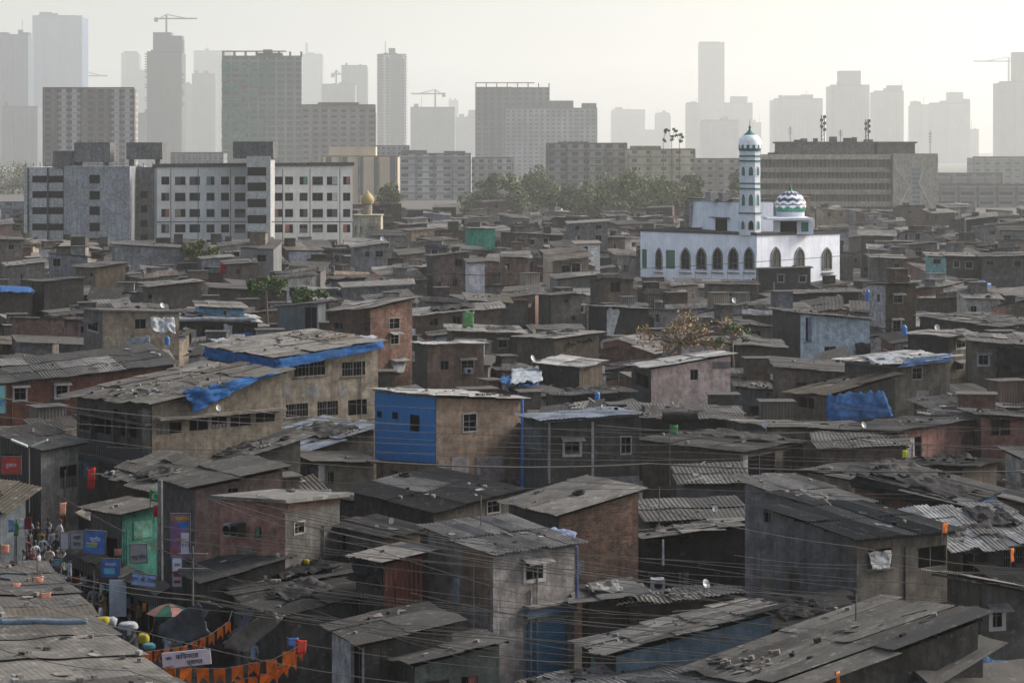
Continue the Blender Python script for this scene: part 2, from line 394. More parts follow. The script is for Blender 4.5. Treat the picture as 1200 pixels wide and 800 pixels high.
def house3(label,Cp,Rp,Lp,wl,wr,roof,wins=(),name='shack',cat='shack',group='shacks of the packed settlement',style='frame',rag=.12,ov=.28,vb=None,tone=.5,seed=0,slabs=True,d=100,parapet=0,Cpx=None,sw=1.0,sl=2.3,amp=1,wu=None,lift=.045):
    rr=random.Random(seed)
    Bp=Rp+Lp-Cp; org=Vector((Cp.x,Cp.y,0)); e_r=Vector((Rp.x-Cp.x,Rp.y-Cp.y,0)).normalized(); e_l=Vector((Lp.x-Cp.x,Lp.y-Cp.y,0)).normalized()
    root=empty(name,org,label,cat,group)
    W=(Rp-Cp).length; D=(Lp-Cp).length
    wr_w=[];wl_w=[]
    for w in wins:
        if isinstance(w[0],str):                     # ('R'/'L', u, z, w, h, style) in metres
            side,u,z,ww,hh=w[:5]; q=(u,u+ww,z,z+hh); st=w[5] if len(w)>5 else style; mm=w[6] if len(w)>6 else None
            (wr_w if side=='R' else wl_w).append((q,st,mm)); continue
        x,y,ww,hh=w[:4]; st=w[4] if len(w)>4 else style; mm=w[5] if len(w)>5 else None
        xs=Cpx[0]; side='R' if x+ww/2>=xs else 'L'; e=e_r if side=='R' else e_l
        m0,m1=(x-CX)/F,(x+ww-CX)/F
        t=[(m*Cp.y-Cp.x)/(e.x-m*e.y) for m in (m0,m1)]
        yy=Cp.y+sum(t)/2*e.y; z1=HC-(y-HZ)*yy/F; z0=HC-(y+hh-HZ)*yy/F
        (wr_w if side=='R' else wl_w).append(((min(t),max(t),z0,z1),st,mm))
    def clampw(lst,A,B,L_):
        out=[]
        for q,st,mm in lst:
            u0,u1,z0,z1=q; u0=max(.06,u0);u1=min(L_-.06,u1); z0=max(.03,z0)
            zt=min(A.z+(B.z-A.z)*u/L_ for u in(u0,u1))-.12; z1=min(z1,zt)
            if u1-u0>.15 and z1-z0>.15 and not any(u0<o[0][1]+.02 and u1>o[0][0]-.02 and z0<o[0][3]+.02 and z1>o[0][2]-.02 for o in out): out.append(((u0,u1,z0,z1),st,mm))
        return out
    Wh=(Vector((Rp.x,Rp.y))-Vector((Cp.x,Cp.y))).length; Dh=(Vector((Lp.x,Lp.y))-Vector((Cp.x,Cp.y))).length
    wr_w=clampw(wr_w,Cp,Rp,Wh); wl_w=clampw(wl_w,Cp,Lp,Dh)
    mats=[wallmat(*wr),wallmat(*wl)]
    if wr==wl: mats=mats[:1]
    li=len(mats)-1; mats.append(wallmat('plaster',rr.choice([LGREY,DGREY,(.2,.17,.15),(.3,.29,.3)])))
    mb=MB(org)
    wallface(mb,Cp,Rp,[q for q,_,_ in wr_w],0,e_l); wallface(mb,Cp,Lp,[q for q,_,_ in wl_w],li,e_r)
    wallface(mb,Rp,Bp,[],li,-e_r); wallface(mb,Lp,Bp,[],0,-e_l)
    hmin=min(Cp.z,Rp.z,Lp.z)
    if slabs and hmin>4.4:                            # floor slab edges that read as ledges
        zz=hmin*.5
        for (A,e,n,ln) in ((Cp,e_r,e_l,Wh),(Cp,e_l,e_r,Dh)):
            if rr.random()<.6: mb.box(Vector((A.x,A.y,zz))-n*.05-e*.05,e*(ln+.1),n*.04,Vector((0,0,.12)),0)
    if slabs and d<160:
        for (A,e,n,ln) in ((Cp,e_r,e_l,Wh),(Cp,e_l,e_r,Dh)):
            for k in range(rr.randrange(0,3)):
                u=rr.uniform(.1,.9)*ln; r=rr.uniform(.02,.045)
                mb.tube([Vector((A.x,A.y,.1))+e*u-n*.06,Vector((A.x,A.y,hmin-rr.uniform(.2,1.5)))+e*u-n*.06],r,5,0)
            for k in range(rr.randrange(0,4)):          # cement patches
                u=rr.uniform(.02,.7)*ln; z=rr.uniform(.3,hmin-1); w_,h_=rr.uniform(.3,1.1),rr.uniform(.2,.8)
                if not any(q[0]-w_<u<q[1] and q[2]-h_<z<q[3] for q,_,_ in (wr_w if e is e_r else wl_w)) and u+w_<ln:
                    mb.box(Vector((A.x,A.y,z))+e*u-n*.012,e*w_,n*.01,Vector((0,0,h_)),len(mats)-1)
    mb.build('wall',mats,root)
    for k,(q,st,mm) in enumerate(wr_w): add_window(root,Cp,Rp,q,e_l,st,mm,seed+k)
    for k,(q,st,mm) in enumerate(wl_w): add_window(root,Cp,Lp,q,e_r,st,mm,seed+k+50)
    rm=MB(org); kind,rc=roof[0],roof[1]
    if kind=='slab':
        z=Vector((0,0,1)); o_=-e_r*ov-e_l*ov
        U=(Rp-Cp)+e_r*2*ov; V=(Lp-Cp)+e_l*2*ov
        rm.box(Cp+o_,U,V,z*.14)
        if parapet:
            p=parapet; t=.12
            a=Cp+o_+z*.141
            rm.box(a,U,e_l*t,z*p); rm.box(a+V-e_l*t,U,e_l*t,z*p); rm.box(a+e_l*t,e_r*t,V-e_l*2*t,z*p); rm.box(a+U-e_r*t+e_l*t,e_r*t,V-e_l*2*t,z*p)
        rm.build('roof',roofmat('sheet',rc),root)
    elif kind!='none':
        ms=[roofmat('metal' if kind=='metal' else 'sheet',rc),roofmat('sheet',RL),roofmat('metal',RD),roofmat('sheet',RB)]
        panels(rm,Cp+Vector((0,0,.1)),Rp+Vector((0,0,.1)),Lp+Vector((0,0,.1)),d,ov,rag,0,tone,sw if d<200 else 2.0,sl,seed,amp,4 if kind=='patch' else (2 if rr.random()<.6 else 1),lift)
        rm.build('roof',ms,root)
    q=[pxy(p) for p in (Cp,Rp,Lp)]
    ex=[pxy((p.x,p.y,0)) for p in (Cp,Rp,Lp)]
    xs=[a[0] for a in q]; ys=[a[1] for a in q]
    foot=[(Cp.x,Cp.y),(Rp.x,Rp.y),(Bp.x,Bp.y),(Lp.x,Lp.y)]
    yb=vb if vb else max(ys)+.62*(max(e[1] for e in ex)-max(ys))
    HOUSES.append(dict(root=root,foot=foot,x0=min(xs),x1=max(xs),y0=min(ys)-3,y1=yb,d=Cp.y,label=label,C=Cp,R=Rp,L=Lp,B=Bp,e_r=e_r,e_l=e_l,roof=kind,h=hmin,W=Wh,D=Dh))
    return HOUSES[-1]
def onface(hs,side,x,y,off=.0):
    """world point where the picture position meets the house's right or left wall, pushed out by off"""
    C=hs['C']; e=hs['e_r'] if side=='R' else hs['e_l']; n=hs['e_l'] if side=='R' else hs['e_r']
    m=(x-CX)/F; Ax,Ay=C.x-n.x*off,C.y-n.y*off
    t=(m*Ay-Ax)/(e.x-m*e.y); yy=Ay+t*e.y
    return Vector((Ax+t*e.x,yy,HC-(y-HZ)*yy/F)), e, n
# ------------------------------------------------------------- the traced houses, front to back
P_='plaster'
H={}
def hh(key,*a,**k): H[key]=house(*a,**k)
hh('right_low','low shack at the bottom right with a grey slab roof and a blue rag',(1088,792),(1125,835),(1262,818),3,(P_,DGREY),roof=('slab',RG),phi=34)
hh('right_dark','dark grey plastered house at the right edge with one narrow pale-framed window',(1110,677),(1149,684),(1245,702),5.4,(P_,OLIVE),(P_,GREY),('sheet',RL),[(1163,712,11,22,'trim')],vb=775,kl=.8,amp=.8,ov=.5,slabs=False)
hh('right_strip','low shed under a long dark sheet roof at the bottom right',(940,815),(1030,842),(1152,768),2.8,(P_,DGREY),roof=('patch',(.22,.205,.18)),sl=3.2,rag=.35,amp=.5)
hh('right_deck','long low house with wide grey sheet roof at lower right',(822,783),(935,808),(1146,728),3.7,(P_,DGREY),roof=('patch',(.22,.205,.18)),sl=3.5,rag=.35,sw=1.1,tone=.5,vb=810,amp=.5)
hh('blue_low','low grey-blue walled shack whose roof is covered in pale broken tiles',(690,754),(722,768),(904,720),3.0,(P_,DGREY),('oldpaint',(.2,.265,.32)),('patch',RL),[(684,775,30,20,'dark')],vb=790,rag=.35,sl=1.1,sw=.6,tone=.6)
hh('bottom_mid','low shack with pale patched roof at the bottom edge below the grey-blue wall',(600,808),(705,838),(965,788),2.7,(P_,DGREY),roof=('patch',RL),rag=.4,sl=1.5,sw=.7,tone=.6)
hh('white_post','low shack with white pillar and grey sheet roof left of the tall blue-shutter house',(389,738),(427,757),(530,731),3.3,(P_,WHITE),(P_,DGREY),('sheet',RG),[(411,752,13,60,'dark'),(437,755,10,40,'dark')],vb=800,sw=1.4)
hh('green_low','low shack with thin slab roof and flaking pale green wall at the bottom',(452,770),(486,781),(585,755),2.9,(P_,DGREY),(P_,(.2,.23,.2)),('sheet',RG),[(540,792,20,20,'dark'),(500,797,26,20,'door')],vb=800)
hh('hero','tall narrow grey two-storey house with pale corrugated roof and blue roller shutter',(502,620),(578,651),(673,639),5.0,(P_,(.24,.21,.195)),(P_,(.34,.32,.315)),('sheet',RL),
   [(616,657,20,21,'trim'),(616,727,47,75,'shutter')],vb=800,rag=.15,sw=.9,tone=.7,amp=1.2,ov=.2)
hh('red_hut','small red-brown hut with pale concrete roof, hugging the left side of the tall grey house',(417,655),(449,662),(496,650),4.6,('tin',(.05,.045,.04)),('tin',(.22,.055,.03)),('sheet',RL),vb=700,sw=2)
hh('lane_low','low shack with dark patched roof beside the street awnings',(292,704),(335,722),(426,698),2.8,(P_,DGREY),roof=('patch',RD),rag=.3,vb=735)
hh('lane_mid','low shack with white wall strips below the pink house',(256,684),(291,698),(409,673),2.9,(P_,(.4,.4,.38)),(P_,(.3,.3,.29)),('patch',RD),[(262,690,12,12,'dark'),(284,697,6,12,'dark'),(311,695,26,8,'dark')],rag=.35,vb=712)
hh('lane_dark','low shack with plain dark roof below the purple-grey house',(214,671),(243,684),(333,656),3.1,(P_,DGREY),roof=('sheet',RD),sw=1.5,vb=700)
hh('cable_mid','low shack with light ragged roof and an air cooler beyond the cable bundle',(726,700),(738,710),(852,701),3,(P_,DBROWN),roof=('patch',RL),rag=.4,vb=722,sl=1.1,sw=.6)
hh('hero_side','small shack with dirty white roof tight against the right of the blue-shutter house',(682,695),(690,706),(737,698),3.1,(P_,DBROWN),roof=('patch',RL),rag=.4,vb=740,sl=.8,sw=.6)
hh('cable_dark','low dark shack under the cable bundle below the big grey house',(885,712),(915,738),(1000,722),2.7,(P_,DBROWN),roof=('patch',RD),rag=.4,vb=755)
hh('big_front','big grey house with a wide dark corrugated roof and cloth in its window',(906,600),(1004,633),(1110,624),5.2,(P_,(.25,.235,.24)),(P_,(.20,.175,.145)),('sheet',(.11,.11,.105)),[(1017,643,28,22,'dark'),(1076,640,34,24,'dark'),(1003,714,38,14,'dark')],vb=735,ov=.35,amp=1.2)
hh('big_back','tall grey house with pale sheet roof joined behind the dark corrugated roof',(873,566),(950,594),(1010,590),5.6,(P_,(.26,.245,.25)),roof=('patch',RL),vb=690,rag=.25,wins=[(895,600,8,12,'dark')])
hh('ragged','shack with thick ragged pale sheeting on its roof at right edge',(1072,606),(1122,645),(1225,636),4.0,(P_,DBROWN),(P_,DGREY),('patch',RW),[(1128,648,30,22,'dark'),(1176,643,22,20,'dark')],rag=.5,sl=1.0,sw=.5,tone=.6,vb=668)
hh('brick','red brick house with grey sloping deck roof behind the tall grey house',(596,590),(655,606),(748,577),4.9,(P_,DGREY),('brick',(.21,.125,.09)),('sheet',RG),vb=690,sw=2.0,sl=3,ov=.2)
hh('door_white','small brown shack with white doorway under a grey roof',(398,617),(448,631),(492,623),4.3,(P_,PURP),(P_,BROWN),('sheet',RG),[(400,625,8,22,'dark'),(425,641,9,7,'dark')],vb=655)
hh('stone','stone walled house with broad dark sheet roof in front of the blue house',(415,576),(508,601),(600,577),4.6,(P_,DGREY),('block',(.16,.14,.12)),('sheet',RD),[(571,586,14,14)],vb=612,sw=1.8,ov=.35)
hh('pink_near','faded pink house with flat slab roof and wall boxes above the lane',(258,584),(334,588),(398,582),5.9,(P_,PINK),(P_,GREY),('slab',RL),[(299,617,7,12,'dark'),(345,612,11,12)],vb=655,kl=1.0)
hh('purple','purple-grey house with a corrugated roof and a large poster on its street wall',(187,562),(228,574),(331,551),5.6,(P_,(.17,.155,.16)),(P_,(.23,.16,.15)),('sheet',RG),[(267,572,12,5,'dark')],vb=650,amp=1.1)
hh('market','low dark market row with open shop fronts along the street',(84,649),(186,698),(193,694),2.4,('tin',(.06,.06,.06)),roof=('sheet',RD),wins=[('L',.5+i*2.1,.1,1.8,1.8,'dark') for i in range(6)],vb=745,ov=.12,phi=29)
hh('green_shop','bright green walled shop with grey sheet roof beside the street',(106,598),(143,604),(184,593),3.9,('tin',DGREY),(P_,GREEN),('sheet',RG),[('L',.3,1.4,2.2,1.5,'dark')],vb=665)
hh('patch_mid','shack with broad patched roof between the stone house and pink house',(384,584),(441,594),(483,588),4.2,('block',GREY),roof=('sheet',RD),vb=605)
hh('pale_pink','low pinkish wall house behind the tall grey house at right',(946,553),(998,564),(1060,556),4.4,(P_,(.27,.2,.17)),roof=('sheet',RG),vb=588)
hh('black_tarp','red-brown house under a heavy black tarpaulin roof at right',(1002,558),(1124,592),(1168,578),4.7,(P_,(.2,.11,.085)),(P_,DBROWN),('patch',RG),[(1024,585,14,6,'dark'),(1072,592,14,14)],rag=.35,vb=605)
hh('junk_hut','small hut with junk heaped on its roof behind the black tarpaulin',(1062,545),(1128,549),(1168,543),4.4,(P_,DGREY),(P_,BROWN),('patch',RD),vb=572,rag=.3)
hh('deck_a','wide low shack with smooth sheet roof right of the brick house',(748,590),(762,613),(874,609),3.2,(P_,DGREY),roof=('sheet',RG),sw=2.2,sl=3,vb=620)
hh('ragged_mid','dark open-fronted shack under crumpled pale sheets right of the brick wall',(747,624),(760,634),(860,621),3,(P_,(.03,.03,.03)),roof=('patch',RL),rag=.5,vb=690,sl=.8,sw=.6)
hh('deck_b','grey block walled shack with two dark marks on its wall behind the smooth roof',None,(803,571),(874,568),3.5,(P_,PURP),roof=('sheet',RG),vb=590)
hh('brown_long','long brown mud-coloured wall house with dark doorway on its right side',(753,517),(868,531),(941,520),3.5,(P_,(.135,.115,.09)),roof=('sheet',RG),wins=[(876,533,32,30,'dark'),(918,528,10,40,'dark')],vb=560,sw=1.4)
hh('grey_dark','dark grey house with white-trimmed window and pale striped roof',(613,489),(641,495),(749,487),6.0,(P_,(.10,.115,.125)),(P_,(.10,.097,.09)),('sheet',RBL),[(662,515,17,17,'trim'),(728,512,11,19)],vb=580,tone=.8,slabs=False,amp=.8)
hh('blue_house','tall house with a bright blue sheet metal face and bare tan plaster side',(441,458),(511,466),(610,469),6.5,(P_,(.30,.20,.14)),(P_,(.28,.205,.155)),('sheet',RW),[(543,485,15,20,'frame'),(456,551,10,13,'dark')],vb=575,sw=1.6,slabs=False)
hh('low_dish','small grey shack with a white panel by the blue house',(346,533),(372,542),(437,543),3.6,(P_,GREY),(P_,OLIVE),('sheet',RG),[(352,556,14,10,'dark'),(384,553,7,14,'dark')],vb=578,sw=1.3)
hh('tile_roof','shack with a debris covered tile roof below the tenement balconies',(130,560),(184,574),(240,548),3.7,(P_,DBROWN),roof=('patch',RG),rag=.4,sl=.9,sw=.6,vb=590)
hh('messy_a','low shack with a long patched roof in the yard before the tenement',(214,533),(262,548),(352,514),3.8,(P_,DGREY),roof=('patch',RL),rag=.45,sl=1.6,sw=.7,vb=560)
hh('messy_b','low shack with a pale streaked roof left of the blue house',(288,521),(352,531),(438,503),3.1,(P_,DGREY),roof=('patch',RBL),rag=.45,sl=2.4,sw=.6,vb=545)
hh('left_pale','small pale walled house with broad grey roof at left edge',(0,510),(48,528),(92,520),4.8,('tin',(.07,.07,.07)),(P_,(.33,.32,.30)),('sheet',RG),[(70,545,22,26,'dark'),(4,532,20,16,'dark')],vb=575,sw=1.6,ov=.4)
hh('left_hut','hut under a ragged brown roof at left edge above the crowd',(-60,590),(0,600),(30,578),3.4,(P_,DGREY),(P_,(.14,.17,.2)),('patch',RB),rag=.5,vb=620)
hh('tenement','long weathered two-storey tenement with dark balconies and a sheet roof',(90,464),(178,475),(329,438),6.9,(P_,(.12,.11,.10)),(P_,(.27,.225,.175)),('patch',(.2,.19,.17)),
   [(94,484,14,20,'dark'),(112,486,18,22,'dark'),(140,490,20,22,'dark'),(160,492,10,14,'dark'),(183,495,30,13,'dark'),(222,490,22,14,'dark'),(248,488,18,13,'dark'),(270,485,24,14,'dark'),(300,482,22,12,'dark'),
    (96,530,20,30,'shutter'),(120,532,14,28,'shutter'),(138,536,10,22,'dark'),(154,540,12,20,'dark')],vb=560,rag=.35,ov=.4,tone=.6,sw=.9)
hh('brown_low_a','low brown shack with yellow-green balloon by its pale edged roof',None,(965,528),(1062,524),3.6,(P_,(.18,.125,.10)),roof=('sheet',RG),wins=[(1000,541,7,8,'dark'),(1040,541,8,8,'dark')],vb=548)
hh('pink_side','pink-walled house with long shallow roof right of the blue tarpaulin',(972,505),(1052,506),(1143,493),4.2,(P_,DBROWN),(P_,(.38,.20,.165)),('sheet',RG),[(1064,512,16,34,'dark')],vb=540,kl=.6,ov=.4)
hh('pink_edge','pink house with big dark window at right edge',(1128,482),(1150,488),(1240,492),4.6,(P_,GREY),(P_,(.38,.20,.165)),('patch',RG),[(1161,489,23,21,'dark')],vb=528)
hh('long_edge','low shack under a long roof with pale front edge at centre right',(852,494),(905,502),(1052,506),3.9,(P_,DGREY),(P_,BROWN),('sheet',RG),vb=520,kl=.6,wins=[(918,512,16,10,'dark')])
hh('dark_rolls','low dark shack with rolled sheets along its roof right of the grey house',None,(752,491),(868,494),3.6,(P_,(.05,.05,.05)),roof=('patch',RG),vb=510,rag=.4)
hh('left_terra','long terracotta walled house with two framed windows at the left',None,(-42,456),(204,428),5.0,(P_,TERRA),roof=('sheet',RG),wins=[(17,453,13,15,'trim'),(66,450,13,15,'trim')],vb=500,phi=24,D=6.5,rise=.1,sw=1.6)
hh('blue_tarp','two-storey cream house whose roof is edged with blue tarpaulin',(243,407),(323,421),(443,402),7.6,(P_,(.13,.115,.1)),(P_,(.33,.285,.225)),('patch',RL),[(345,420,36,20,'dark'),(401,424,27,16,'dark'),(335,473,26,15,'dark'),(372,470,24,17,'dark'),(408,468,22,18,'dark')],vb=510,rag=.3,tone=.65)
hh('pink_white','pale pink windowed house with clean white sloping roof in the centre',(740,429),(763,433),(856,417),5.0,(P_,(.09,.09,.09)),('oldpaint',(.72,.54,.48)),('sheet',RW),[(744,438,16,15,'dark'),(809,433,9,12,'dark')],vb=478,sw=1.5,slabs=False)
hh('tarp_shack','low shack with tilted roof and bright blue tarpaulin over its side',(927,461),(972,464),(1049,442),4.0,(P_,BROWN),(P_,DGREY),('sheet',RB),[(936,465,18,13,'dark')],vb=500,rag=.25)
hh('pinkish','pinkish brown plaster house behind the tilted roof',None,(913,432),(1004,438),4.8,(P_,(.26,.2,.17)),roof=('sheet',RG),wins=[(932,448,14,9,'dark')],vb=490)
hh('roof_cloth','grey-brown house with pale and blue cloth spread over its roof',(990,424),(1043,430),(1113,420),5.5,(P_,DGREY),(P_,(.15,.135,.115)),('patch',RW),[(1069,431,11,13)],vb=470,rag=.5,sl=1.2,sw=.7)
hh('small_a','small shack with thin pale roof left of the pink-white house',(632,426),(679,432),(706,425),4.4,(P_,DGREY),(P_,BROWN),('sheet',RW),vb=445)
hh('small_b','low shack with long dark roof above the dark grey house',(640,460),(652,465),(740,461),3.7,(P_,DGREY),roof=('patch',RG),vb=478)
hh('tan','small tan house with two windows behind the blue house',(486,403),(501,405),(567,404),5.5,(P_,GREY),(P_,(.31,.215,.16)),('sheet',RW),[(516,423,10,10,'dark'),(541,421,14,15,'awning')],vb=458,slabs=False)
hh('brick_tower','tall rust-red brick house with a pale tilted roof and burnt left side',(386,366),(434,363),(483,351),7.6,('brick',(.14,.085,.06)),('brick',(.22,.12,.085)),('sheet',RL),[(392,378,9,11,'dark'),(427,377,8,10,'dark'),(456,373,12,12,'frame'),(458,391,9,12,'frame'),(459,422,15,12,'frame')],vb=440,rag=.3)
hh('brown_a','plain brown plaster house with a single window right of the pink-white house',None,(862,406),(918,409),5.0,(P_,(.15,.135,.11)),roof=('sheet',RG),wins=[(876,420,11,9)],vb=440)
hh('light_blue','pale blue plaster house with patched roof left of centre right',(905,363),(938,368),(1019,376),6.0,(P_,GREY),('oldpaint',(.48,.58,.66)),('patch',RG),[(944,372,7,28,'dark'),(966,406,14,9,'dark')],vb=418,rag=.3,slabs=False)
hh('two_win','narrow brown two-storey house with two small windows stacked one above the other',(1064,393),(1111,396),(1138,391),6.0,(P_,(.045,.045,.045)),(P_,OLIVE),('sheet',RL),[(1121,398,10,9,'trim'),(1120,424,9,9)],vb=446)
hh('curtain','brown house wrapped with a hanging black sheet at right edge',None,(1139,402),(1250,409),6.0,(P_,(.16,.145,.12)),roof=('sheet',RG),wins=[(1147,415,11,12,'trim')],vb=458)
hh('right_tiles','low shack with broad layered grey roof above the black curtain house',(1078,372),(1165,384),(1235,379),4.6,(P_,DGREY),roof=('patch',RG),vb=395,rag=.3)
hh('cream','cream plastered house with two windows and a plastic-wrapped box on its side',(98,363),(120,364),(210,366),7.0,(P_,(.27,.25,.22)),(P_,(.5,.415,.32)),('slab',RL),[(103,377,12,10,'trim'),(158,374,13,11,'dark')],vb=420,slabs=False)
hh('pink_long','long dusty pink house at left edge',(14,374),(18,373),(75,374),5.6,(P_,PINK),(P_,(.25,.165,.145)),('sheet',RL),vb=402)
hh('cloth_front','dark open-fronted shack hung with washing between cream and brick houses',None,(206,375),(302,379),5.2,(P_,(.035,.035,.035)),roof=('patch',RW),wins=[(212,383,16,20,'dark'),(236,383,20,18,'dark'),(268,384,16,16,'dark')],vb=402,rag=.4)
hh('white_wall','low house with whitewashed wall and slab roof beside the terracotta house',None,(23,402),(105,406),4.0,(P_,(.24,.245,.26)),roof=('slab',RG),vb=418)
hh('blue_small','small house with blue painted top wall behind the washing',None,(235,361),(286,363),6.0,('oldpaint',(.13,.3,.45)),roof=('sheet',RL),vb=374,wins=[(262,364,3,9,'frame')])
hh('tin_grey','grey-blue tin sided house left of the burnt brick tower',(325,360),(372,356),(403,351),6.0,('tin',(.19,.215,.23)),roof=('sheet',RG),vb=394,wins=[(357,360,14,34,'dark')],slabs=False)
hh('pale_long','long pale grey house with one window above the brick tower',None,(404,338),(484,334),5.6,(P_,(.25,.26,.27)),roof=('slab',RL),wins=[(433,343,9,8)],vb=352)
hh('strip_roof','long low brown house with ribbed bright-edged roof right of the brick tower',(484,364),(487,371),(588,362),5.0,(P_,BROWN),roof=('patch',RL),wins=[(503,373,10,8,'dark'),(530,371,10,8,'dark')],vb=384,rag=.2)
hh('awn_long','long low brown house with small awnings beyond the tan house',None,(530,390),(612,392),4.8,(P_,BROWN),roof=('sheet',RL),wins=[(534,397,12,5,'awning'),(584,397,10,10,'awning')],vb=410)
hh('white_tri','dark hut with a white painted triangular wall in the centre',(690,359),(711,361),(760,363),5.0,(P_,DGREY),(P_,(.06,.06,.058)),('sheet',RL),vb=400)
hh('mid_c','small grey-brown windowed hut with thin roof left of the white triangle',(631,346),(646,347),(681,345),6.0,(P_,DGREY),(P_,(.17,.15,.13)),('sheet',RG),[(661,350,5,5,'dark'),(668,370,6,5,'dark')],vb=380)
hh('mid_d','dark long shack with thin pale roof left of the leafy brown tree',(606,396),(650,399),(702,391),4.6,(P_,BROWN),(P_,DBROWN),('sheet',RL),vb=425)
hh('mosque_front','grey block house with two square windows in front of the white mosque',(886,315),(889,316),(950,314),6.0,(P_,LGREY),(P_,(.15,.145,.135)),('slab',RG),[(912,322,6,8,'trim'),(937,323,7,7,'trim')],vb=342)
hh('mosque_shed','dark brown long shed under the arches of the mosque',None,(830,334),(888,335),4.6,(P_,(.13,.115,.09)),roof=('sheet',RD),wins=[(838,343,4,6,'dark'),(853,344,4,6,'dark'),(873,342,8,8,'dark')],vb=352)
hh('mosque_low','low dark house with broad flat roof just below the mosque right wall',(912,342),(918,346),(1006,343),5.0,(P_,DGREY),roof=('sheet',RG),vb=358)
hh('left_cap','house with bright blue painted roof band at the left edge',None,(-20,341),(37,343),5.5,(P_,GREY),roof=('metal',(.04,.13,.38)),vb=366,tone=.6)
hh('grey_brick','grey block house with plain walls behind the cream house',(167,336),(178,338),(236,331),6.2,('block',(.16,.145,.13)),roof=('sheet',RL),vb=358,wins=[(173,345,5,5,'dark')])
hh('tan_dark','two-tone tan and dark house near the long pale block',(88,313),(112,315),(147,309),6.0,(P_,(.22,.18,.13)),(P_,DBROWN),('sheet',RG),[(105,320,4,4,'dark')],vb=340)
hh('left_grey','low dark grey house with pale roof edge at left',(37,330),(52,331),(98,327),6,(P_,DGREY),roof=('sheet',RG),vb=360)
hh('edge_light','light grey two-window house at left edge',None,(10,313),(52,308),6.2,(P_,(.24,.225,.21)),roof=('sheet',RL),wins=[(24,321,4,6,'dark')],vb=338)
hh('edge_high','tall beige house with tiny window at the far left edge',None,(-14,281),(28,282),9.0,(P_,(.26,.22,.20)),roof=('slab',RG),wins=[(10,287,6,5,'dark')],vb=305)
hh('pale_block','blue-grey block walled house before the long pale block',None,(135,287),(216,292),7.4,('block',(.30,.32,.34)),roof=('sheet',RG),vb=305)
hh('dark_brick','long dark block house with a white doorway on its terrace',None,(249,339),(336,342),6.0,('block',(.12,.10,.085)),roof=('sheet',RG),vb=358)
hh('red_flag','brown house with red cloth hanging beside it',None,(266,311),(300,309),6.5,(P_,(.18,.15,.135)),roof=('sheet',RG),wins=[(276,316,6,5,'dark')],vb=330)
hh('three_floor','brown brick three-storey house behind the brick tower',(500,300),(508,301),(550,296),7.2,(P_,GREY),('brick',(.24,.17,.14)),('sheet',RG),[(533,304,9,8,'dark'),(530,327,6,8,'dark'),(512,330,5,7,'dark')],vb=345)
hh('grey_two','light grey plaster house with two windows above the pale long house',None,(415,291),(454,286),6.6,(P_,(.28,.285,.29)),roof=('sheet',RL),wins=[(428,295,5,6),(440,294,9,7)],vb=316)
hh('green_far','small green walled house beyond the slum roofs',(545,267),(552,268),(580,269),8.0,('oldpaint',(.09,.42,.3)),roof=('sheet',RL),wins=[(550,272,4,4,'dark')],vb=288)
hh('white_thin','narrow white walled shack right of the three-storey brick house',None,(550,309),(568,307),7.0,('oldpaint',(.7,.68,.68)),roof=('slab',RG),vb=334)
hh('pink_far','small salmon plaster house in the middle distance',None,(590,302),(616,303),6.8,(P_,(.36,.24,.19)),roof=('sheet',RG),wins=[(592,309,5,7,'dark')],vb=330)
hh('grey_far','three-storey grey house beyond the roofs left of the mosque',None,(667,263),(712,260),8.4,(P_,(.30,.29,.28)),roof=('slab',RL),wins=[(674,265,5,4,'dark'),(698,264,7,4,'dark'),(698,276,7,6,'dark'),(674,277,5,4,'dark')],vb=288)
hh('white_far','small white house with terrace left of the mosque',None,(675,287),(703,286),7.2,('oldpaint',(.75,.74,.7)),roof=('slab',RL),wins=[(682,289,7,5,'dark')],vb=300)
hh('cyan','narrow shack with turquoise upper wall on the right',None,(1089,301),(1109,302),7.2,('oldpaint',(.3,.55,.55)),roof=('sheet',RL),wins=[(1094,304,8,5,'frame')],vb=325)
hh('right_ga','grey house with round-topped windows under a long thin roof at right',None,(1109,301),(1150,302),7.2,(P_,(.17,.15,.13)),roof=('sheet',RL),wins=[(1118,306,6,7,'trim'),(1132,307,7,7,'trim')],vb=328)
hh('right_gb','long smoke-stained grey house at right edge above the blue tank',None,(1151,302),(1240,300),7.2,(P_,(.16,.15,.14)),roof=('sheet',RG),wins=[(1156,306,8,6,'dark'),(1189,306,7,6,'dark')],vb=340)
hh('mid_r','dull beige shack with two windows right of the mosque',None,(1022,303),(1060,304),6.8,(P_,(.22,.195,.17)),roof=('sheet',RL),wins=[(1028,309,4,5,'dark'),(1048,309,5,5,'dark')],vb=322)
# foreground roofs at the bottom left, seen from above
def wide(key,label,K,K2,M,**k):
    """K front right corner, K2 back right, M front left as (x, y, height)"""
    C_,B_,A_=gp(*K),gp(*K2),gp(*M)
    L_=A_+(B_-C_)
    H[key]=house3(label,A_,C_,L_,(P_,DGREY),(P_,DGREY),k.pop('roof',('patch',RL)),d=A_.y,seed=int(K[0]),Cpx=(M[0],M[1]),slabs=False,vb=700,**k)
wide('left_front','large weathered sheet roof filling the bottom left corner',(236,826,5.0),(104,728,5.4),(-150,842,5.0),rag=.22,ov=.05,sw=5,sl=2.3,amp=.12,tone=.5,lift=.03,roof=('patch',(.235,.215,.19)))
wide('left_second','low dirty sheet roof behind the large one at bottom left',(108,727,4.4),(52,664,4.7),(-90,735,4.4),rag=.25,ov=.05,sw=3.2,sl=1.6,amp=.15,tone=.4,roof=('patch',RG),lift=.03)

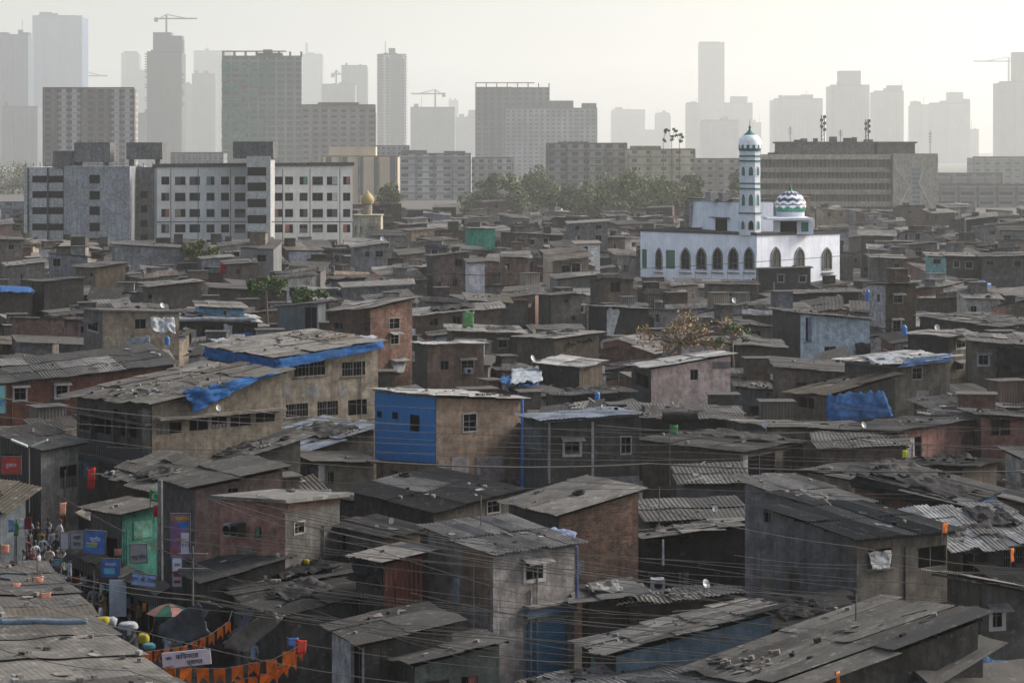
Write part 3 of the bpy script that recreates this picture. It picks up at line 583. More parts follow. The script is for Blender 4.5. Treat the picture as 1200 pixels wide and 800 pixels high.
# ---- details traced onto particular walls
def facepatch(key,side,x0,y0,x1,y1,mat,off=.03,name='wall_panel',th=.03,lab=None):
    h=H[key]; a,e,n=onface(h,side,x0,y1); b,_,_=onface(h,side,x1,y1); c,_,_=onface(h,side,x0,y0)
    mb=MB(h['root'].location); ee=b-a; ee.z=0; mb.box(a-n*off,ee,n*th,Vector((0,0,c.z-a.z)))
    for f in range(len(mb.uv)): mb.uv[f]=[(u,v) for u,v in mb.uv[f]]
    o=mb.build(name,mat,h['root']); 
    if lab: o['label']=lab
    return o
h=H['blue_house']; a,e,n=onface(h,'L',441,538); b,_,_=onface(h,'L',511.5,542); t0,_,_=onface(h,'L',441,458.5); t1,_,_=onface(h,'L',511.5,466.5)
mb=MB(h['root'].location); W_=(Vector((b.x,b.y,0))-Vector((a.x,a.y,0))).length; nn_=int(W_/.05)
for k in range(nn_):
    f0,f1=k/nn_,(k+1)/nn_; o0,o1=[-n*(.07+(.03 if (k+j)%4<2 else 0)) for j in (0,1)]
    mb.face([a.lerp(b,f0)+o0,a.lerp(b,f1)+o1,t0.lerp(t1,f1)+o1,t0.lerp(t1,f0)+o0])
o=mb.build('metal_cladding',plain('blue_sheet_metal',BLUE,.5,0,.12),h['root']); o['label']='bright blue ribbed sheet metal cladding'
for x,y,w_,h_ in ((444,481,5,7),(462,482,6,8),(483,485,10,19)):
    facepatch('blue_house','L',x,y,x+w_,y+h_,DARK(),.125,'window')
PP=wallmat(P_,(.34,.31,.33)); 
facepatch('blue_house','R',529,536,549,562,PP); facepatch('blue_house','R',558,536,590,566,PP); facepatch('blue_house','R',513,540,520,560,PP)
WPT=wallmat(P_,(.42,.42,.42))
facepatch('grey_dark','R',693,494,696,560,WPT); facepatch('grey_dark','R',664,560,749,580,wallmat(P_,(.26,.255,.25))); facepatch('grey_dark','L',616,496,634,522,wallmat(P_,(.14,.16,.18))); facepatch('grey_dark','R',642,494,645,566,WPT)
facepatch('hero','L',541,640,574,705,wallmat(P_,(.20,.14,.10)),.02); facepatch('hero','L',531,676,539,704,wallmat(P_,(.36,.38,.42)),.04); facepatch('hero','L',564,712,573,735,wallmat(P_,(.36,.35,.34)),.04)
facepatch('pink_white','R',835,424,856,432,wallmat(P_,(.3,.29,.29)))
facepatch('green_shop','R',156,612,178,632,wallmat(P_,(.12,.32,.25)))
facepatch('low_dish','R',373,545,380,575,WPT); facepatch('low_dish','L',364,548,371,572,wallmat(P_,(.34,.36,.38)))
facepatch('brown_long','R',870,534,876,566,WPT)
facepatch('big_front','R',1060,640,1072,735,wallmat(P_,(.21,.19,.16)),.06); facepatch('big_front','L',985,640,1003,735,wallmat(P_,(.16,.15,.15)),.03)
facepatch('pink_near','R',336,592,398,600,wallmat(P_,(.2,.12,.09))); 
facepatch('tenement','L',168,478,177,540,wallmat(P_,(.28,.26,.23)),.06)
for x in (110,136,152): facepatch('tenement','L',x,478,x+2,530,wallmat(P_,(.12,.11,.1)),.25,'post',.2)
facepatch('tenement','L',90,512,178,530,wallmat('tin',(.06,.058,.055)),.3,'balcony_front',.05)
facepatch('tenement','L',88,526,180,530,wallmat(P_,(.2,.19,.18)),.6,'ledge',.5); facepatch('tenement','L',88,480,180,482,wallmat(P_,(.2,.19,.18)),.5,'ledge',.4)
facepatch('tenement','R',182,489,330,492,wallmat(P_,(.24,.22,.19)),.5,'ledge',.45)
for x in (112,130,146): facepatch('tenement','L',x,532,x+5,562,wallmat(P_,(.3,.33,.36)),.05,'post',.04)
# ------------------------------------------------------------- bigger buildings beyond
TD=2.5
def zof(y,d): return HC-(y-HZ)*d/F
def xof(x,d): return (x-CX)*d/F
def facadebox(root,x0,x1,y,dep,ztop,mats,skew=0,zb=0,name='wall'):
    """prism with UVs in metres; skew turns it about its near left corner"""
    c,s=math.cos(skew),math.sin(skew); A=Vector((x0,y,zb)); U=Vector((c,s,0))*(x1-x0); W=Vector((-s,c,0))*dep
    mb=MB(root.location); mb.box(A,U,W,Vector((0,0,ztop-zb))); return mb.build(name,mats,root)
def small_win(mb,p,e,n,w,h,mi=1,fi=0):
    z=Vector((0,0,1)); mb.box(p-n*.02,e*w,n*.06,z*h,mi)
    t=.1; mb.box(p-n*.12-z*t,e*w,n*.14,z*t,fi)
# --- the long pale government block
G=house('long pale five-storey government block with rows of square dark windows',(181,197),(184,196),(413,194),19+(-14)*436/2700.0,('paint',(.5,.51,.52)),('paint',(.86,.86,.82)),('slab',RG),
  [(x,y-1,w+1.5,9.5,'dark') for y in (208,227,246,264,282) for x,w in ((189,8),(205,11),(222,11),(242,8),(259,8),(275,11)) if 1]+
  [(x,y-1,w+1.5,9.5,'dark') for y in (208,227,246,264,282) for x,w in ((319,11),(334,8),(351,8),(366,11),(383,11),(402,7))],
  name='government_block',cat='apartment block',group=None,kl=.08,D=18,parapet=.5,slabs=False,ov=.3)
Gr=G['root']; d0=G['d']
def gbox(name,x0,x1,y0,y1,d,dep,mat,holes=(),out=None):
    mb=MB(Gr.location); X0,X1=xof(x0,d),xof(x1,d); zt,zb=zof(y0,d),max(0,zof(y1,d))
    mb.bx(X0,X1,d,d+dep,zb,zt); o=mb.build(name,mat,Gr)
    for hx,hy,w,h_ in holes:
        q=MB(Gr.location); q.bx(xof(hx,d),xof(hx+w,d),d-.06,d-.01,zof(hy+h_,d),zof(hy,d)); q.build('window',[DARK()],o)
    return o
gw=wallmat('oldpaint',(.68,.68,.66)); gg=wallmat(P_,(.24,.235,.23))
gbox('stair_tower',289,317,183,300,d0-2.5,8,gw,[(290,y,22,10) for y in (196,214,233,252,271)])
gbox('roof_tank',273,320,166,186,d0-2,9,gg)
gbox('wing',75,152,195,300,d0-1,20,wallmat(P_,(.46,.49,.52)),[(105,y,12,10) for y in (205,224,242,261,279)])
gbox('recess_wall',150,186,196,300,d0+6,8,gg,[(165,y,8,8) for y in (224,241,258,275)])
lw=gbox('left_wing',28,78,196,300,d0+10,18,gw,[(38,y,37,8) for y in (206,224,243,262)])
for x in (32,55,74): gbox('pillar',x,x+1.6,196,300,d0+9.6,.3,wallmat(P_,(.2,.2,.2)))
for x0,x1,y0,y1 in ((87,129,167,190),(148,190,167,187)):
    gbox('roof_tank',x0,x1,y0,y1,d0+8,6,gg)
    gbox('tank_leg',x0+3,x0+8,y1,197,d0+9,1,gg); gbox('tank_leg',x1-8,x1-3,y1,197,d0+9,1,gg)
gbox('roof_hut',62,87,177,196,d0+9,4,gg)
mb=MB(Gr.location)
for i in range(46):
    x=xof(30+i*8.2+R_.uniform(-2,2),d0+4); mb.bx(x,x+.12,d0+4,d0+4.12,zof(196,d0),zof(195-R_.uniform(3,7),d0))
mb.build('rooftop_rods',METAL(),Gr)['kind']='stuff'
mb=MB(Gr.location)                                             # stained down pipes and ledges
for x in (200,232,270,331,363,398): mb.bx(xof(x,d0),xof(x,d0)+.14,d0-.35,d0-.2,0,zof(198,d0))
mb.bx(xof(184,d0),xof(413,d0),d0-.3,d0-.05,zof(260.5,d0),zof(259.5,d0)); mb.build('drain_pipe',wallmat(P_,(.16,.16,.16)),Gr)
# --- the long brown office block on the right
K=empty('office_block',(xof(1045,700),700,0),'long brown stained office block with concrete ribbon floors and masts','office block')
d=700.0; xc=xof(1045,d)
mb=MB(K.location); mb.bx(xof(885,d),xc,d,d+30,0,zof(183,d)); mb.build('wall',wallmat('paint',(.22,.195,.16)),K)
for k,yy in enumerate((181,196,209,222,236,250,264)):
    mb=MB(K.location); mb.bx(xof(883,d),xc-.3,d-1.2,d-.01,zof(yy+6,d),zof(yy,d)); mb.build('floor_band',wallmat('oldpaint',(.46,.405,.325)),K)
mb=MB(K.location)
for k in range(34): mb.bx(xof(888+k*4.6,d),xof(888+k*4.6,d)+.3,d-.5,d-.02,2,zof(184,d))
mb.build('fins',wallmat(P_,(.22,.2,.18)),K)['kind']='stuff'
mb=MB(K.location); mb.bx(xc,xof(1097,d),d-3,d+26,0,zof(180,d)); tw=mb.build('stair_tower',wallmat('oldpaint',(.47,.43,.355)),K)
mb=MB(K.location); ls=wallmat('paint',(.62,.61,.57)); dd=d-3.05
def bar(a,b,w=.5): mb.box(pt(a[0],a[1],dd),pt(b[0],b[1],dd)-pt(a[0],a[1],dd),(w,0,0),(0,-.2,0))
bar((1048,196),(1065,218)); bar((1065,218),(1048,250)); bar((1048,250),(1058,270)); bar((1082,196),(1076,215)); bar((1076,215),(1092,245)); bar((1092,245),(1080,275))
mb.build('diamond_trim',ls,K)
mb=MB(K.location)
for k in range(14): mb.bx(xof(1067,d),xof(1076,d),d-3.08,d-3.01,zof(200+k*5.4,d),zof(197+k*5.4,d))
mb.build('stair_window',plain('grey_louvre',(.16,.19,.22),.5),K)
for x0,x1,y0 in ((915,1027,166),(1030,1075,166)):
    mb=MB(K.location); mb.bx(xof(x0,d),xof(x1,d),d+4,d+16,zof(183,d),zof(y0+2,d)); mb.bx(xof(x0,d)-.6,xof(x1,d)+.6,d+3.4,d+16.6,zof(y0+2,d),zof(y0,d)); mb.build('penthouse',wallmat(P_,(.2,.19,.17)),K)
for k in range(9):
    rr=random.Random(k); x=900+k*15+rr.uniform(-5,5); y=166 if 915<x<1075 else 183; mb=MB(K.location); mb.bx(xof(x,d),xof(x+rr.uniform(3,9),d),d+5,d+9,zof(y,d)+.02,zof(y-rr.uniform(2,7),d)); mb.build('roof_box',wallmat(P_,rr.choice([GREY,BROWN,LGREY])),K)
def mast(x,yb,yt,d,label,rung=True,w=.9,par=None):
    o=Vector((xof(x,d),d,zof(yb,d))); mb=MB(o); H_=zof(yt,d)-o.z
    if w>.3:
        for a,b in ((-1,-1),(1,-1),(1,1),(-1,1)): mb.box(o+Vector((a*w/2,b*w/2,0)),(.12,0,0),(0,.12,0),(0,0,H_))
        n=int(H_/1.2)
        for k in range(n):
            z=o.z+k*1.2; s=1 if k%2 else -1
            mb.tube([o+Vector((-w/2*s,-w/2,k*1.2)),o+Vector((w/2*s,-w/2,k*1.2+1.2))],.05,4)
            mb.tube([o+Vector((-w/2,w/2*s,k*1.2)),o+Vector((w/2,w/2*s,k*1.2+1.2))],.05,4)
        for k in range(5): mb.tube([o+Vector((w/2*(-1)**k,-w,H_*(.45+.12*k))),o+Vector((w/2*(-1)**k,-w-.25,H_*(.45+.12*k)))],.55,10)
    else:
        mb.tube([o,o+Vector((0,0,H_))],.1,5)
        for k in range(4): mb.tube([o+Vector((-.7,0,H_*(.5+.12*k))),o+Vector((.7,0,H_*(.5+.12*k)))],.05,4)
    ob=mb.build('antenna_mast',METAL()); tag(ob,label,'antenna','masts on the far roofs')
mast(964,166,135,706,'lattice phone mast with round drums on the brown office block')
mast(1016,166,140,706,'dense lattice mast right of the drum mast on the office block')
mast(926,166,148,706,'thin pole aerial at the left end of the office block roof',w=.1)
mast(985,166,152,706,'thin short pole aerial between the two lattice masts',w=.1)
mast(1090,180,153,706,'thin pole aerial above the tower end of the office block',w=.1)
# --- mid distance blocks
def block(label,x0,x1,yt,d,c,fw=3.2,fh=3.1,ww=.5,wh=.45,win=(.05,.055,.06),skew=.0,dep=18,crown=(),name='apartment_block',group='blocks behind the settlement',cat='apartment block',spandrel=None,grime=.5,geo=True,yb=None):
    d=(d*1.55 if d>=850 else (d*1.4 if d>=600 else d)) if name!='tower' else d
    o=empty(name,(xof(x0,d),d,0),label,cat,group); zt=zof(yt,d)
    m=facade('facade_%d_%d'%(x0,yt),c,win,fw,fh,ww,wh,grime,spandrel)
    X0,X1=xof(x0,d),xof(x1,d)
    facadebox(o,X0,X1,d,dep,zt,m,skew)
    if geo and d<2100:
        mb=MB(o.location); cs,sn=math.cos(skew),math.sin(skew); U=Vector((cs,sn,0)); Nn=Vector((sn,-cs,0)); z=fh
        while z<zt: mb.box(Vector((X0,d,z-.15))+Nn*.35,U*(X1-X0),-Nn*.34,Vector((0,0,.3))); z+=fh
        n=max(2,int((X1-X0)/7))
        for k in range(n+1): mb.box(Vector((X0,d,0))+U*((X1-X0-.6)*k/n)+Nn*.6,U*.6,-Nn*.58,Vector((0,0,zt)))
        mb.build('balcony_slab',wallmat(P_,tuple(min(.6,q*1.1) for q in c)),o)
    for (a,b,t) in crown:
        mb=MB(o.location); mb.bx(xof(a,d),xof(b,d),d+2,d+dep*.6,zt if t<yt else 0,zof(t,d)); mb.build('rooftop_block',m if abs(t-yt)>10 else wallmat(P_,tuple(q*.8 for q in c)),o)
    if name=='unfinished_tower':                       # bare top storey: posts under an open slab
        mb=MB(o.location); hh_=3.2*d/1300; nn=7
        for k in range(nn+1):
            for yy in (d+.5,d+dep*.5): mb.bx(X0+(X1-X0-.8)*k/nn,X0+(X1-X0-.8)*k/nn+.8,yy,yy+.8,zt,zt+hh_)
        mb.bx(X0,X0+(X1-X0)*.8,d,d+dep*.6,zt+hh_,zt+hh_+.5); mb.build('open_storey',wallmat(P_,(.14,.14,.13)),o)
    if name=='tower':                                  # projecting bays and roof plant
        rr=random.Random(int(x0*7+yt)); cm=wallmat(P_,tuple(min(.8,q*1.25) for q in c)); nb=rr.choice([2,3,4]); Wd=(X1-X0)
        for k in range(nb):
            bw=Wd/nb*rr.uniform(.3,.55); bx0=X0+Wd*(k+.5)/nb-bw/2; mb=MB(o.location); pr=2.5
            U=Vector((bw,0,0)); mb.box(Vector((bx0,d-pr,0)),U,Vector((0,pr-.05,0)),Vector((0,0,zt*rr.uniform(.97,1.0)))); mb.build('bay',m,o)
            q=MB(o.location)
            z=6
            while z<zt-3: q.bx(bx0-bw*.35,bx0-.1,d-1.8,d-.05,z,z+.8); z+=7
            q.build('balconies',cm,o)['kind']='stuff'
        for k in range(rr.randrange(1,4)):
            mb=MB(o.location); a=X0+Wd*rr.uniform(.05,.7); mb.bx(a,a+Wd*rr.uniform(.08,.25),d+4,d+10,zt+.01,zt+rr.uniform(4,12)); mb.build('roof_plant',cm,o)
        if rr.random()<.5: mb=MB(o.location); a=X0+Wd*rr.random(); mb.bx(a,a+.8,d+5,d+5.8,zt,zt+rr.uniform(12,30)); mb.build('roof_mast',METAL(),o)
    mb=MB(o.location); p=max(.4,d*.0006)
    mb.bx(X0,X1,d+.3,d+.3+p*.4,zt,zt+p); mb.build('parapet',wallmat(P_,tuple(q*.75 for q in c)),o)
    return o
block('dark brown sixteen-floor block with white stair columns',50,157,104,850,(.2,.175,.165),fw=6,fh=3.6,ww=.55,wh=.6,win=(.03,.03,.03),crown=((68,98,103),),spandrel=(.34,.33,.32),skew=.06)
o=block('wide unfinished tower partly wrapped in green netting',260,353,67,1150,(.24,.27,.25),fw=7,fh=4.6,ww=.75,wh=.65,win=(.04,.05,.05),skew=.05,crown=((300,330,62),(308,318,58)),name='unfinished_tower',cat='tower')
mb=MB(o.location); rr=random.Random(5)
for fl in range(22):                                           # netting hung storey by storey, with gaps
    y0=70+fl*5.4
    for cx_ in range(9):
        if rr.random()<.72-cx_*.05: mb.bx(xof(260+cx_*7,1780),xof(266.6+cx_*7,1780),1777.4+rr.random(),1779,zof(y0+5,1780),zof(y0+rr.random(),1780))
mb.build('netting',clothmat('green_net',(.10,.25,.19)),o)['kind']='stuff'
block('stepped brown apartment block left of the slim white tower',353,440,124,950,(.36,.32,.29),fw=6,fh=3.8,ww=.6,wh=.5,crown=((372,420,120),(430,440,132)),skew=.04)
block('cream office block with tall vertical window strips',376,466,184,620,(.62,.50,.36),fw=6,fh=40,ww=.35,wh=.8,crown=((385,440,172),),grime=.2,win=(.12,.12,.13))
block('grey apartment row with window bays right of the cream block',466,552,181,700,(.5,.49,.47),fw=6,fh=3,ww=.5,wh=.45,crown=((470,500,176),(520,545,177)))
block('pale low block behind the slum trees',548,602,186,720,(.5,.48,.45),fw=4,fh=3)
block('old grey-brown four-storey block behind the trees',640,735,169,640,(.36,.33,.29),fw=4.5,fh=3,ww=.5,wh=.5,crown=((655,690,166),(725,735,175)))
block('cream block with balconies behind the trees',735,815,176,620,(.55,.49,.36),fw=5.5,fh=3.1,ww=.35,wh=.4,crown=((740,775,171),(790,813,174)),win=(.07,.07,.07))
block('beige block between the trees and the minaret',813,868,187,680,(.42,.38,.32),fw=4.5,fh=3,ww=.4,wh=.4)
block('low wide beige hall far right beyond the office block',1095,1175,204,750,(.34,.32,.28),fw=9,fh=4,ww=.8,wh=.3,win=(.1,.11,.12))
block('low hazy grey shed at far right',1140,1215,185,900,(.33,.32,.30),fw=6,fh=4,ww=.5,wh=.3)
block('long pale low terrace at far right under the haze',1100,1215,217,600,(.33,.31,.29),fw=7,fh=3.4,ww=.7,wh=.35,grime=.3)
block('bare concrete block with ribbon floors beside white flats',557,644,104,1300,(.2,.2,.195),fw=6,fh=4.4,ww=.6,wh=.5,crown=((557,600,102),),name='unfinished_tower',cat='tower')
block('wide white flats with rows of windows in the centre haze',592,700,128,1150,(.55,.54,.53),fw=4.4,fh=3.2,ww=.6,wh=.5,win=(.13,.14,.15),crown=((640,672,118),(682,699,121)))
block('low grey-white block in front of the slim white tower base',440,480,172,900,(.36,.36,.36))
block('distant pale shed row above the left tanks',200,262,180,900,(.25,.25,.25))
for i,(x0,x1,yt) in enumerate(((0,30,238),(5,48,252),(0,22,262))):
    block(['grey low block at left edge by a green hill','white-walled low house at the left edge','blue-grey low house at the left edge'][i],x0,x1,yt,560-i*25,(.33,.35,.37),fw=5,fh=3,dep=8)
# --- far towers in the haze
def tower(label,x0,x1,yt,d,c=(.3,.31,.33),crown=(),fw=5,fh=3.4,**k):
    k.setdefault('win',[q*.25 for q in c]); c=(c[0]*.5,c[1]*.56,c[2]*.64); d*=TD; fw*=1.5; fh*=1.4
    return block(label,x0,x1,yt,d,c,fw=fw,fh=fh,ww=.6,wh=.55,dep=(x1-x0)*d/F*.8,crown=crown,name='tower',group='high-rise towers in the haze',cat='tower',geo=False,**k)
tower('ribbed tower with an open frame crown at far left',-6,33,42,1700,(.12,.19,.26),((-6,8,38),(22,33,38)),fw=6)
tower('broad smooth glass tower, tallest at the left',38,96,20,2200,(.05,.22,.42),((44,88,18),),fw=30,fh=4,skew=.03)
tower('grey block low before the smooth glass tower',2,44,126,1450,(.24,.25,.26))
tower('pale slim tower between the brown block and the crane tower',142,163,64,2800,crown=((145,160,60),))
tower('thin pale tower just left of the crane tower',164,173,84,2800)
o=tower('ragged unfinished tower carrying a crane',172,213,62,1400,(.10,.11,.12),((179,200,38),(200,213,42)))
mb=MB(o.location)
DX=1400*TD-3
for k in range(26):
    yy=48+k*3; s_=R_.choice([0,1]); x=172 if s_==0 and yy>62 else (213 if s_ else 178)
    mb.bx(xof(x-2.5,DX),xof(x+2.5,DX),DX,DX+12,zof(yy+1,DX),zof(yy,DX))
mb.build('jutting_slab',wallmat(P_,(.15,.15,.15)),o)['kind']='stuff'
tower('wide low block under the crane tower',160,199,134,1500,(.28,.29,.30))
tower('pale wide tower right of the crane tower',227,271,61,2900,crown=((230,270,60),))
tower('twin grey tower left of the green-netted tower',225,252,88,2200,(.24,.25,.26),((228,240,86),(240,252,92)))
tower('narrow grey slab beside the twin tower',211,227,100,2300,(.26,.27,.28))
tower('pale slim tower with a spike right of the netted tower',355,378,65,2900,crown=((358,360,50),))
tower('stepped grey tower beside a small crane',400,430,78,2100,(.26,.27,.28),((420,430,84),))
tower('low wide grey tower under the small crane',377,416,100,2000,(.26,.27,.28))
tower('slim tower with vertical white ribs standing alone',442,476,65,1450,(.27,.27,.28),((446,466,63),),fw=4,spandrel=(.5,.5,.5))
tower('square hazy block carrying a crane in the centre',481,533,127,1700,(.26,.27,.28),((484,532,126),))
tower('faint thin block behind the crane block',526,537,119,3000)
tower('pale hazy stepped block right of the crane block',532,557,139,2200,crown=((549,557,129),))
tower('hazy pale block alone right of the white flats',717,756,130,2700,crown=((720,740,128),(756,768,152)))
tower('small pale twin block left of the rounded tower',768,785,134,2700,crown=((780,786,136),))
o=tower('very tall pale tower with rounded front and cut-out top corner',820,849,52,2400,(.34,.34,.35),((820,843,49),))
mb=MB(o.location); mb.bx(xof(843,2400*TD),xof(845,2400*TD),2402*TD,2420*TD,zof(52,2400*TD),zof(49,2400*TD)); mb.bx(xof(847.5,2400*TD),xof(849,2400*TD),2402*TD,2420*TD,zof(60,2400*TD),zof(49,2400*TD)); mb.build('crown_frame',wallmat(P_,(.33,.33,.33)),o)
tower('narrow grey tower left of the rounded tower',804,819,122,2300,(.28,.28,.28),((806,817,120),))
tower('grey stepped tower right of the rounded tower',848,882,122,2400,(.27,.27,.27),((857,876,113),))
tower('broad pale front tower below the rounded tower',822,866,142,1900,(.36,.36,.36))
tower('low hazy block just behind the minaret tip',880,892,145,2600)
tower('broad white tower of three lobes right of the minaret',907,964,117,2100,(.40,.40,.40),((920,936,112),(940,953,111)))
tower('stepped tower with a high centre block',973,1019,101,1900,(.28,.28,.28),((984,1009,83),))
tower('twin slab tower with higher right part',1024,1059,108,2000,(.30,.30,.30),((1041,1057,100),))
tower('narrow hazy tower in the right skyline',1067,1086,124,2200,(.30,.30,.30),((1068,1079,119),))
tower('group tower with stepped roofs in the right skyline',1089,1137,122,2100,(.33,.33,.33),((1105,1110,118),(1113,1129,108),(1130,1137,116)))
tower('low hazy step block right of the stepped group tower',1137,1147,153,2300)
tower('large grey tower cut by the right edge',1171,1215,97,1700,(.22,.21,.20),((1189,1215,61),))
# --- cranes
def crane(x,yb,yt,xl,xr,d,label):
    d*=TD
    o=Vector((xof(x,d),d,zof(yb,d))); r=empty('tower_crane',o,label,'crane','cranes on the skyline')
    mb=MB(o); zt=zof(yt,d); w=max(1.0,d/1400)
    mb.bx(o.x-w/2,o.x+w/2,d-w/2,d+w/2,o.z,zt+w*2); mb.build('mast',METAL(),r)
    mb=MB(o); mb.bx(xof(xl,d),xof(xr,d),d-w/2,d+w/2,zt-w*.4,zt+w*.4); mb.tube([(o.x,d,zt+w*2.5),(xof(xl,d)*.7+o.x*.3,d,zt)],.25*w,4); mb.tube([(o.x,d,zt+w*2.5),(xof(xr,d)*.7+o.x*.3,d,zt)],.25*w,4); mb.build('jib',METAL(),r)
    e=xl if abs(xl-x)<abs(xr-x) else xr
    mb=MB(o); mb.bx(xof(e,d)-w,xof(e,d)+w,d-w,d+w,zt-w*2,zt+w*.6); mb.build('counterweight',METAL(),r)
crane(195,38,22,183,231,1400,'large tower crane on top of the ragged unfinished tower')
crane(394,100,87,390,400,2000,'small crane on the low wide grey tower')
crane(510,126,110,482,520,1700,'crane above the square hazy block in the centre')
crane(102,103,89,96,126,2400,'faint small crane behind the dark brown block')
crane(1182,97,72,1141,1190,2100,'faint crane reaching left from behind the right edge tower')
# --- gold domed mosque
d=430.0; o=empty('mosque',(xof(432,d),d,0),'small cream mosque with a gold onion dome behind the slum','mosque')
x0,x1=xof(414,d),xof(446,d)
mb=MB(o.location)
A=Vector((x0,d,zof(252,d)));B=Vector((x1,d,zof(252,d)))
wallface(mb,A,B,[(xof(q,d)-x0,xof(q+w,d)-x0,zof(276,d),zof(265,d)) for q,w in ((415,3),(422,3),(431,8))],0,Vector((0,1,0)),.3)
mb.bx(x0,x1,d+.5,d+8,0,zof(253,d)); mb.bx(x0-.2,x1+.2,d-.2,d+8,zof(253,d),zof(252,d)); mb.build('wall',wallmat(P_,(.55,.5,.38)),o)
mb=MB(o.location); c=Vector((xof(429,d),d+4,zof(252,d))); r=.98
mb.lathe(c,[(r*.9,0),(r*.9,1.9),(r*1.25,2.0)],20); mb.build('drum',wallmat(P_,(.55,.5,.38)),o)
mb=MB(o.location); mb.lathe(c+Vector((0,0,2)),[(r*1.0,0),(r*1.28,.5),(r*1.25,1.1),(r*.85,1.7),(r*.3,2.2),(.05,2.7),(.02,3.6)],20); mb.build('dome',plain('gold_paint',(.33,.25,.1),.7,0),o,True)
# ------------------------------------------------------------- the white mosque
WHT=('paint',(.80,.83,.90)); ZM=19-(276-182)*303/2700.0
Q=house('large white mosque with pointed arch windows, green banded minaret and striped dome',(750.5,271),(887,276),(984,274),ZM,WHT,WHT,('slab',(.12,.12,.12)),
  [(752,292,6,22,'door',plain('green_shutter',(.03,.12,.07),.6)),(780,293,11,22,'door',plain('green_shutter',(.03,.12,.07),.6)),(962,334,13,8,'dark')],
  name='mosque',cat='mosque',group=None,kl=1.25,parapet=.25,slabs=False,ov=.15)
QR=Q['root']; GRN=plain('deep_green_paint',(.012,.11,.085),.5); WM=wallmat(*WHT); STN=wallmat(P_,(.38,.36,.35)); NAVY=plain('navy_paint',(.02,.03,.09),.5)
def arch_pts(p,e,w,h,n=6):
    z=Vector((0,0,1)); hs=h*.56; out=[p,p+e*w]; am=math.radians(62)
    q=lambda t:(w/2*(1-math.cos(t*am))/(1-math.cos(am)),hs+(h-hs)*math.sin(t*am)/math.sin(am))
    for k in range(n+1): a,b=q(k/n); out.append(p+e*(w-a)+z*b)
    for k in range(n-1,-1,-1): a,b=q(k/n); out.append(p+e*a+z*b)
    return out
def arch(par,p,e,n,w,h,fill,trim,tw=.16,thick=.14,sill=True,org=None):
    """pointed arch with a proud surround; p bottom left on the wall, n outward"""
    mb=MB(par.location if org is None else org)
    a=arch_pts(p+n*thick,e,w,h); b=arch_pts(p-e*tw-Vector((0,0,tw))+n*thick,e,w+2*tw,h+2.4*tw)
    k=len(a)
    for i in range(k):
        j=(i+1)%k; mb.face([b[i],b[j],a[j],a[i]]); mb.face([b[i]-n*thick,b[j]-n*thick,b[j],b[i]]); mb.face([a[i],a[j],a[j]-n*thick,a[i]-n*thick])
    if sill: mb.box(p-e*tw*1.5-Vector((0,0,tw+.5)),e*(w+tw*3),n*(thick+.15),Vector((0,0,.16)))
    o=mb.build('window',trim,par)
    q=MB(par.location if org is None else org); q.face([v-n*(thick-.03) for v in a]); q.build('pane',fill,o)
    if sill:
        q=MB(par.location if org is None else org); z=Vector((0,0,1))
        q.box(p+e*(w/2-.04)+n*.04,e*.08,n*.05,z*h*.85); q.box(p+n*.04+z*h*.55,e*w,n*.05,z*.08); q.build('mullion',wallmat(P_,(.2,.16,.12)),o)
for x,w in ((769.5,6),(799,9.5),(817.5,9.5),(836.5,9.5),(855,9.5),(873.5,9.5)):
    a,e,n=onface(Q,'L',x,314); b,_,_=onface(Q,'L',x+w,314)
    # e runs away from the corner; order so that the arch grows leftwards
    arch(QR,Vector((a.x,a.y,a.z-.05)),-e,-n,(a-b).length,2.65,DARK() if x!=770 else GRN,STN)
for x in (904,932,964):
    a,e,n=onface(Q,'R',x,315); b,_,_=onface(Q,'R',x+9.6,315)
    arch(QR,a,e,-n,(a-b).length,2.7,plain('brown_glass',(.035,.035,.035),.8),STN)
# pilasters
mb=MB(QR.location)
for x in (765,796,814.5,833.5,852,870.5,888):
    a,e,n=onface(Q,'L',min(x,886.5),320,.1); mb.box(Vector((a.x,a.y,0)),e*.3,n*.09,Vector((0,0,5.6)))
mb.build('pilaster',WM,QR)
# rooftop room
up=Q['e_r']; ul=Q['e_l']
def obox(c,w,dp,z0,z1): return (Vector((c.x,c.y,z0)),Q['e_r']*w,Q['e_l']*dp,Vector((0,0,z1-z0)))
d=316; c=pt(865,270,d); mb=MB(QR.location)
A=pt(808,237,331);B=pt(866,240,d+1)
eu=Vector((B.x-A.x,B.y-A.y,0)); nn=Vector((-eu.y,eu.x,0)).normalized(); nn=nn if nn.y>0 else -nn
wallface(mb,Vector((A.x,A.y,zof(237,331))),Vector((B.x,B.y,zof(237,d))),[(eu.length*.53,eu.length*.77,ZM,zof(256,320))],0,nn,.3)
mb.box(Vector((A.x,A.y,ZM))+nn*.35,eu,nn*5,Vector((0,0,zof(238,d)-ZM)))
mb.build('rooftop_room',WM,QR)
mb=MB(QR.location); mb.box(Vector((A.x,A.y,ZM+.05))+eu*.54-nn*.02,eu*.22,nn*.1,Vector((0,0,zof(257,320)-ZM))); mb.build('door',DARK(),QR)
mb=MB(QR.location); mb.box(Vector((A.x,A.y,zof(238,d)+.25))-nn*.2,eu,nn*5.6,Vector((0,0,.22))); mb.box(Vector((A.x,A.y,zof(256,320)))-nn*.8+eu*.5,eu*.33,nn*.8,Vector((0,0,.12))); mb.build('ledge',wallmat(P_,(.15,.15,.14)),QR)
mb=MB(QR.location)
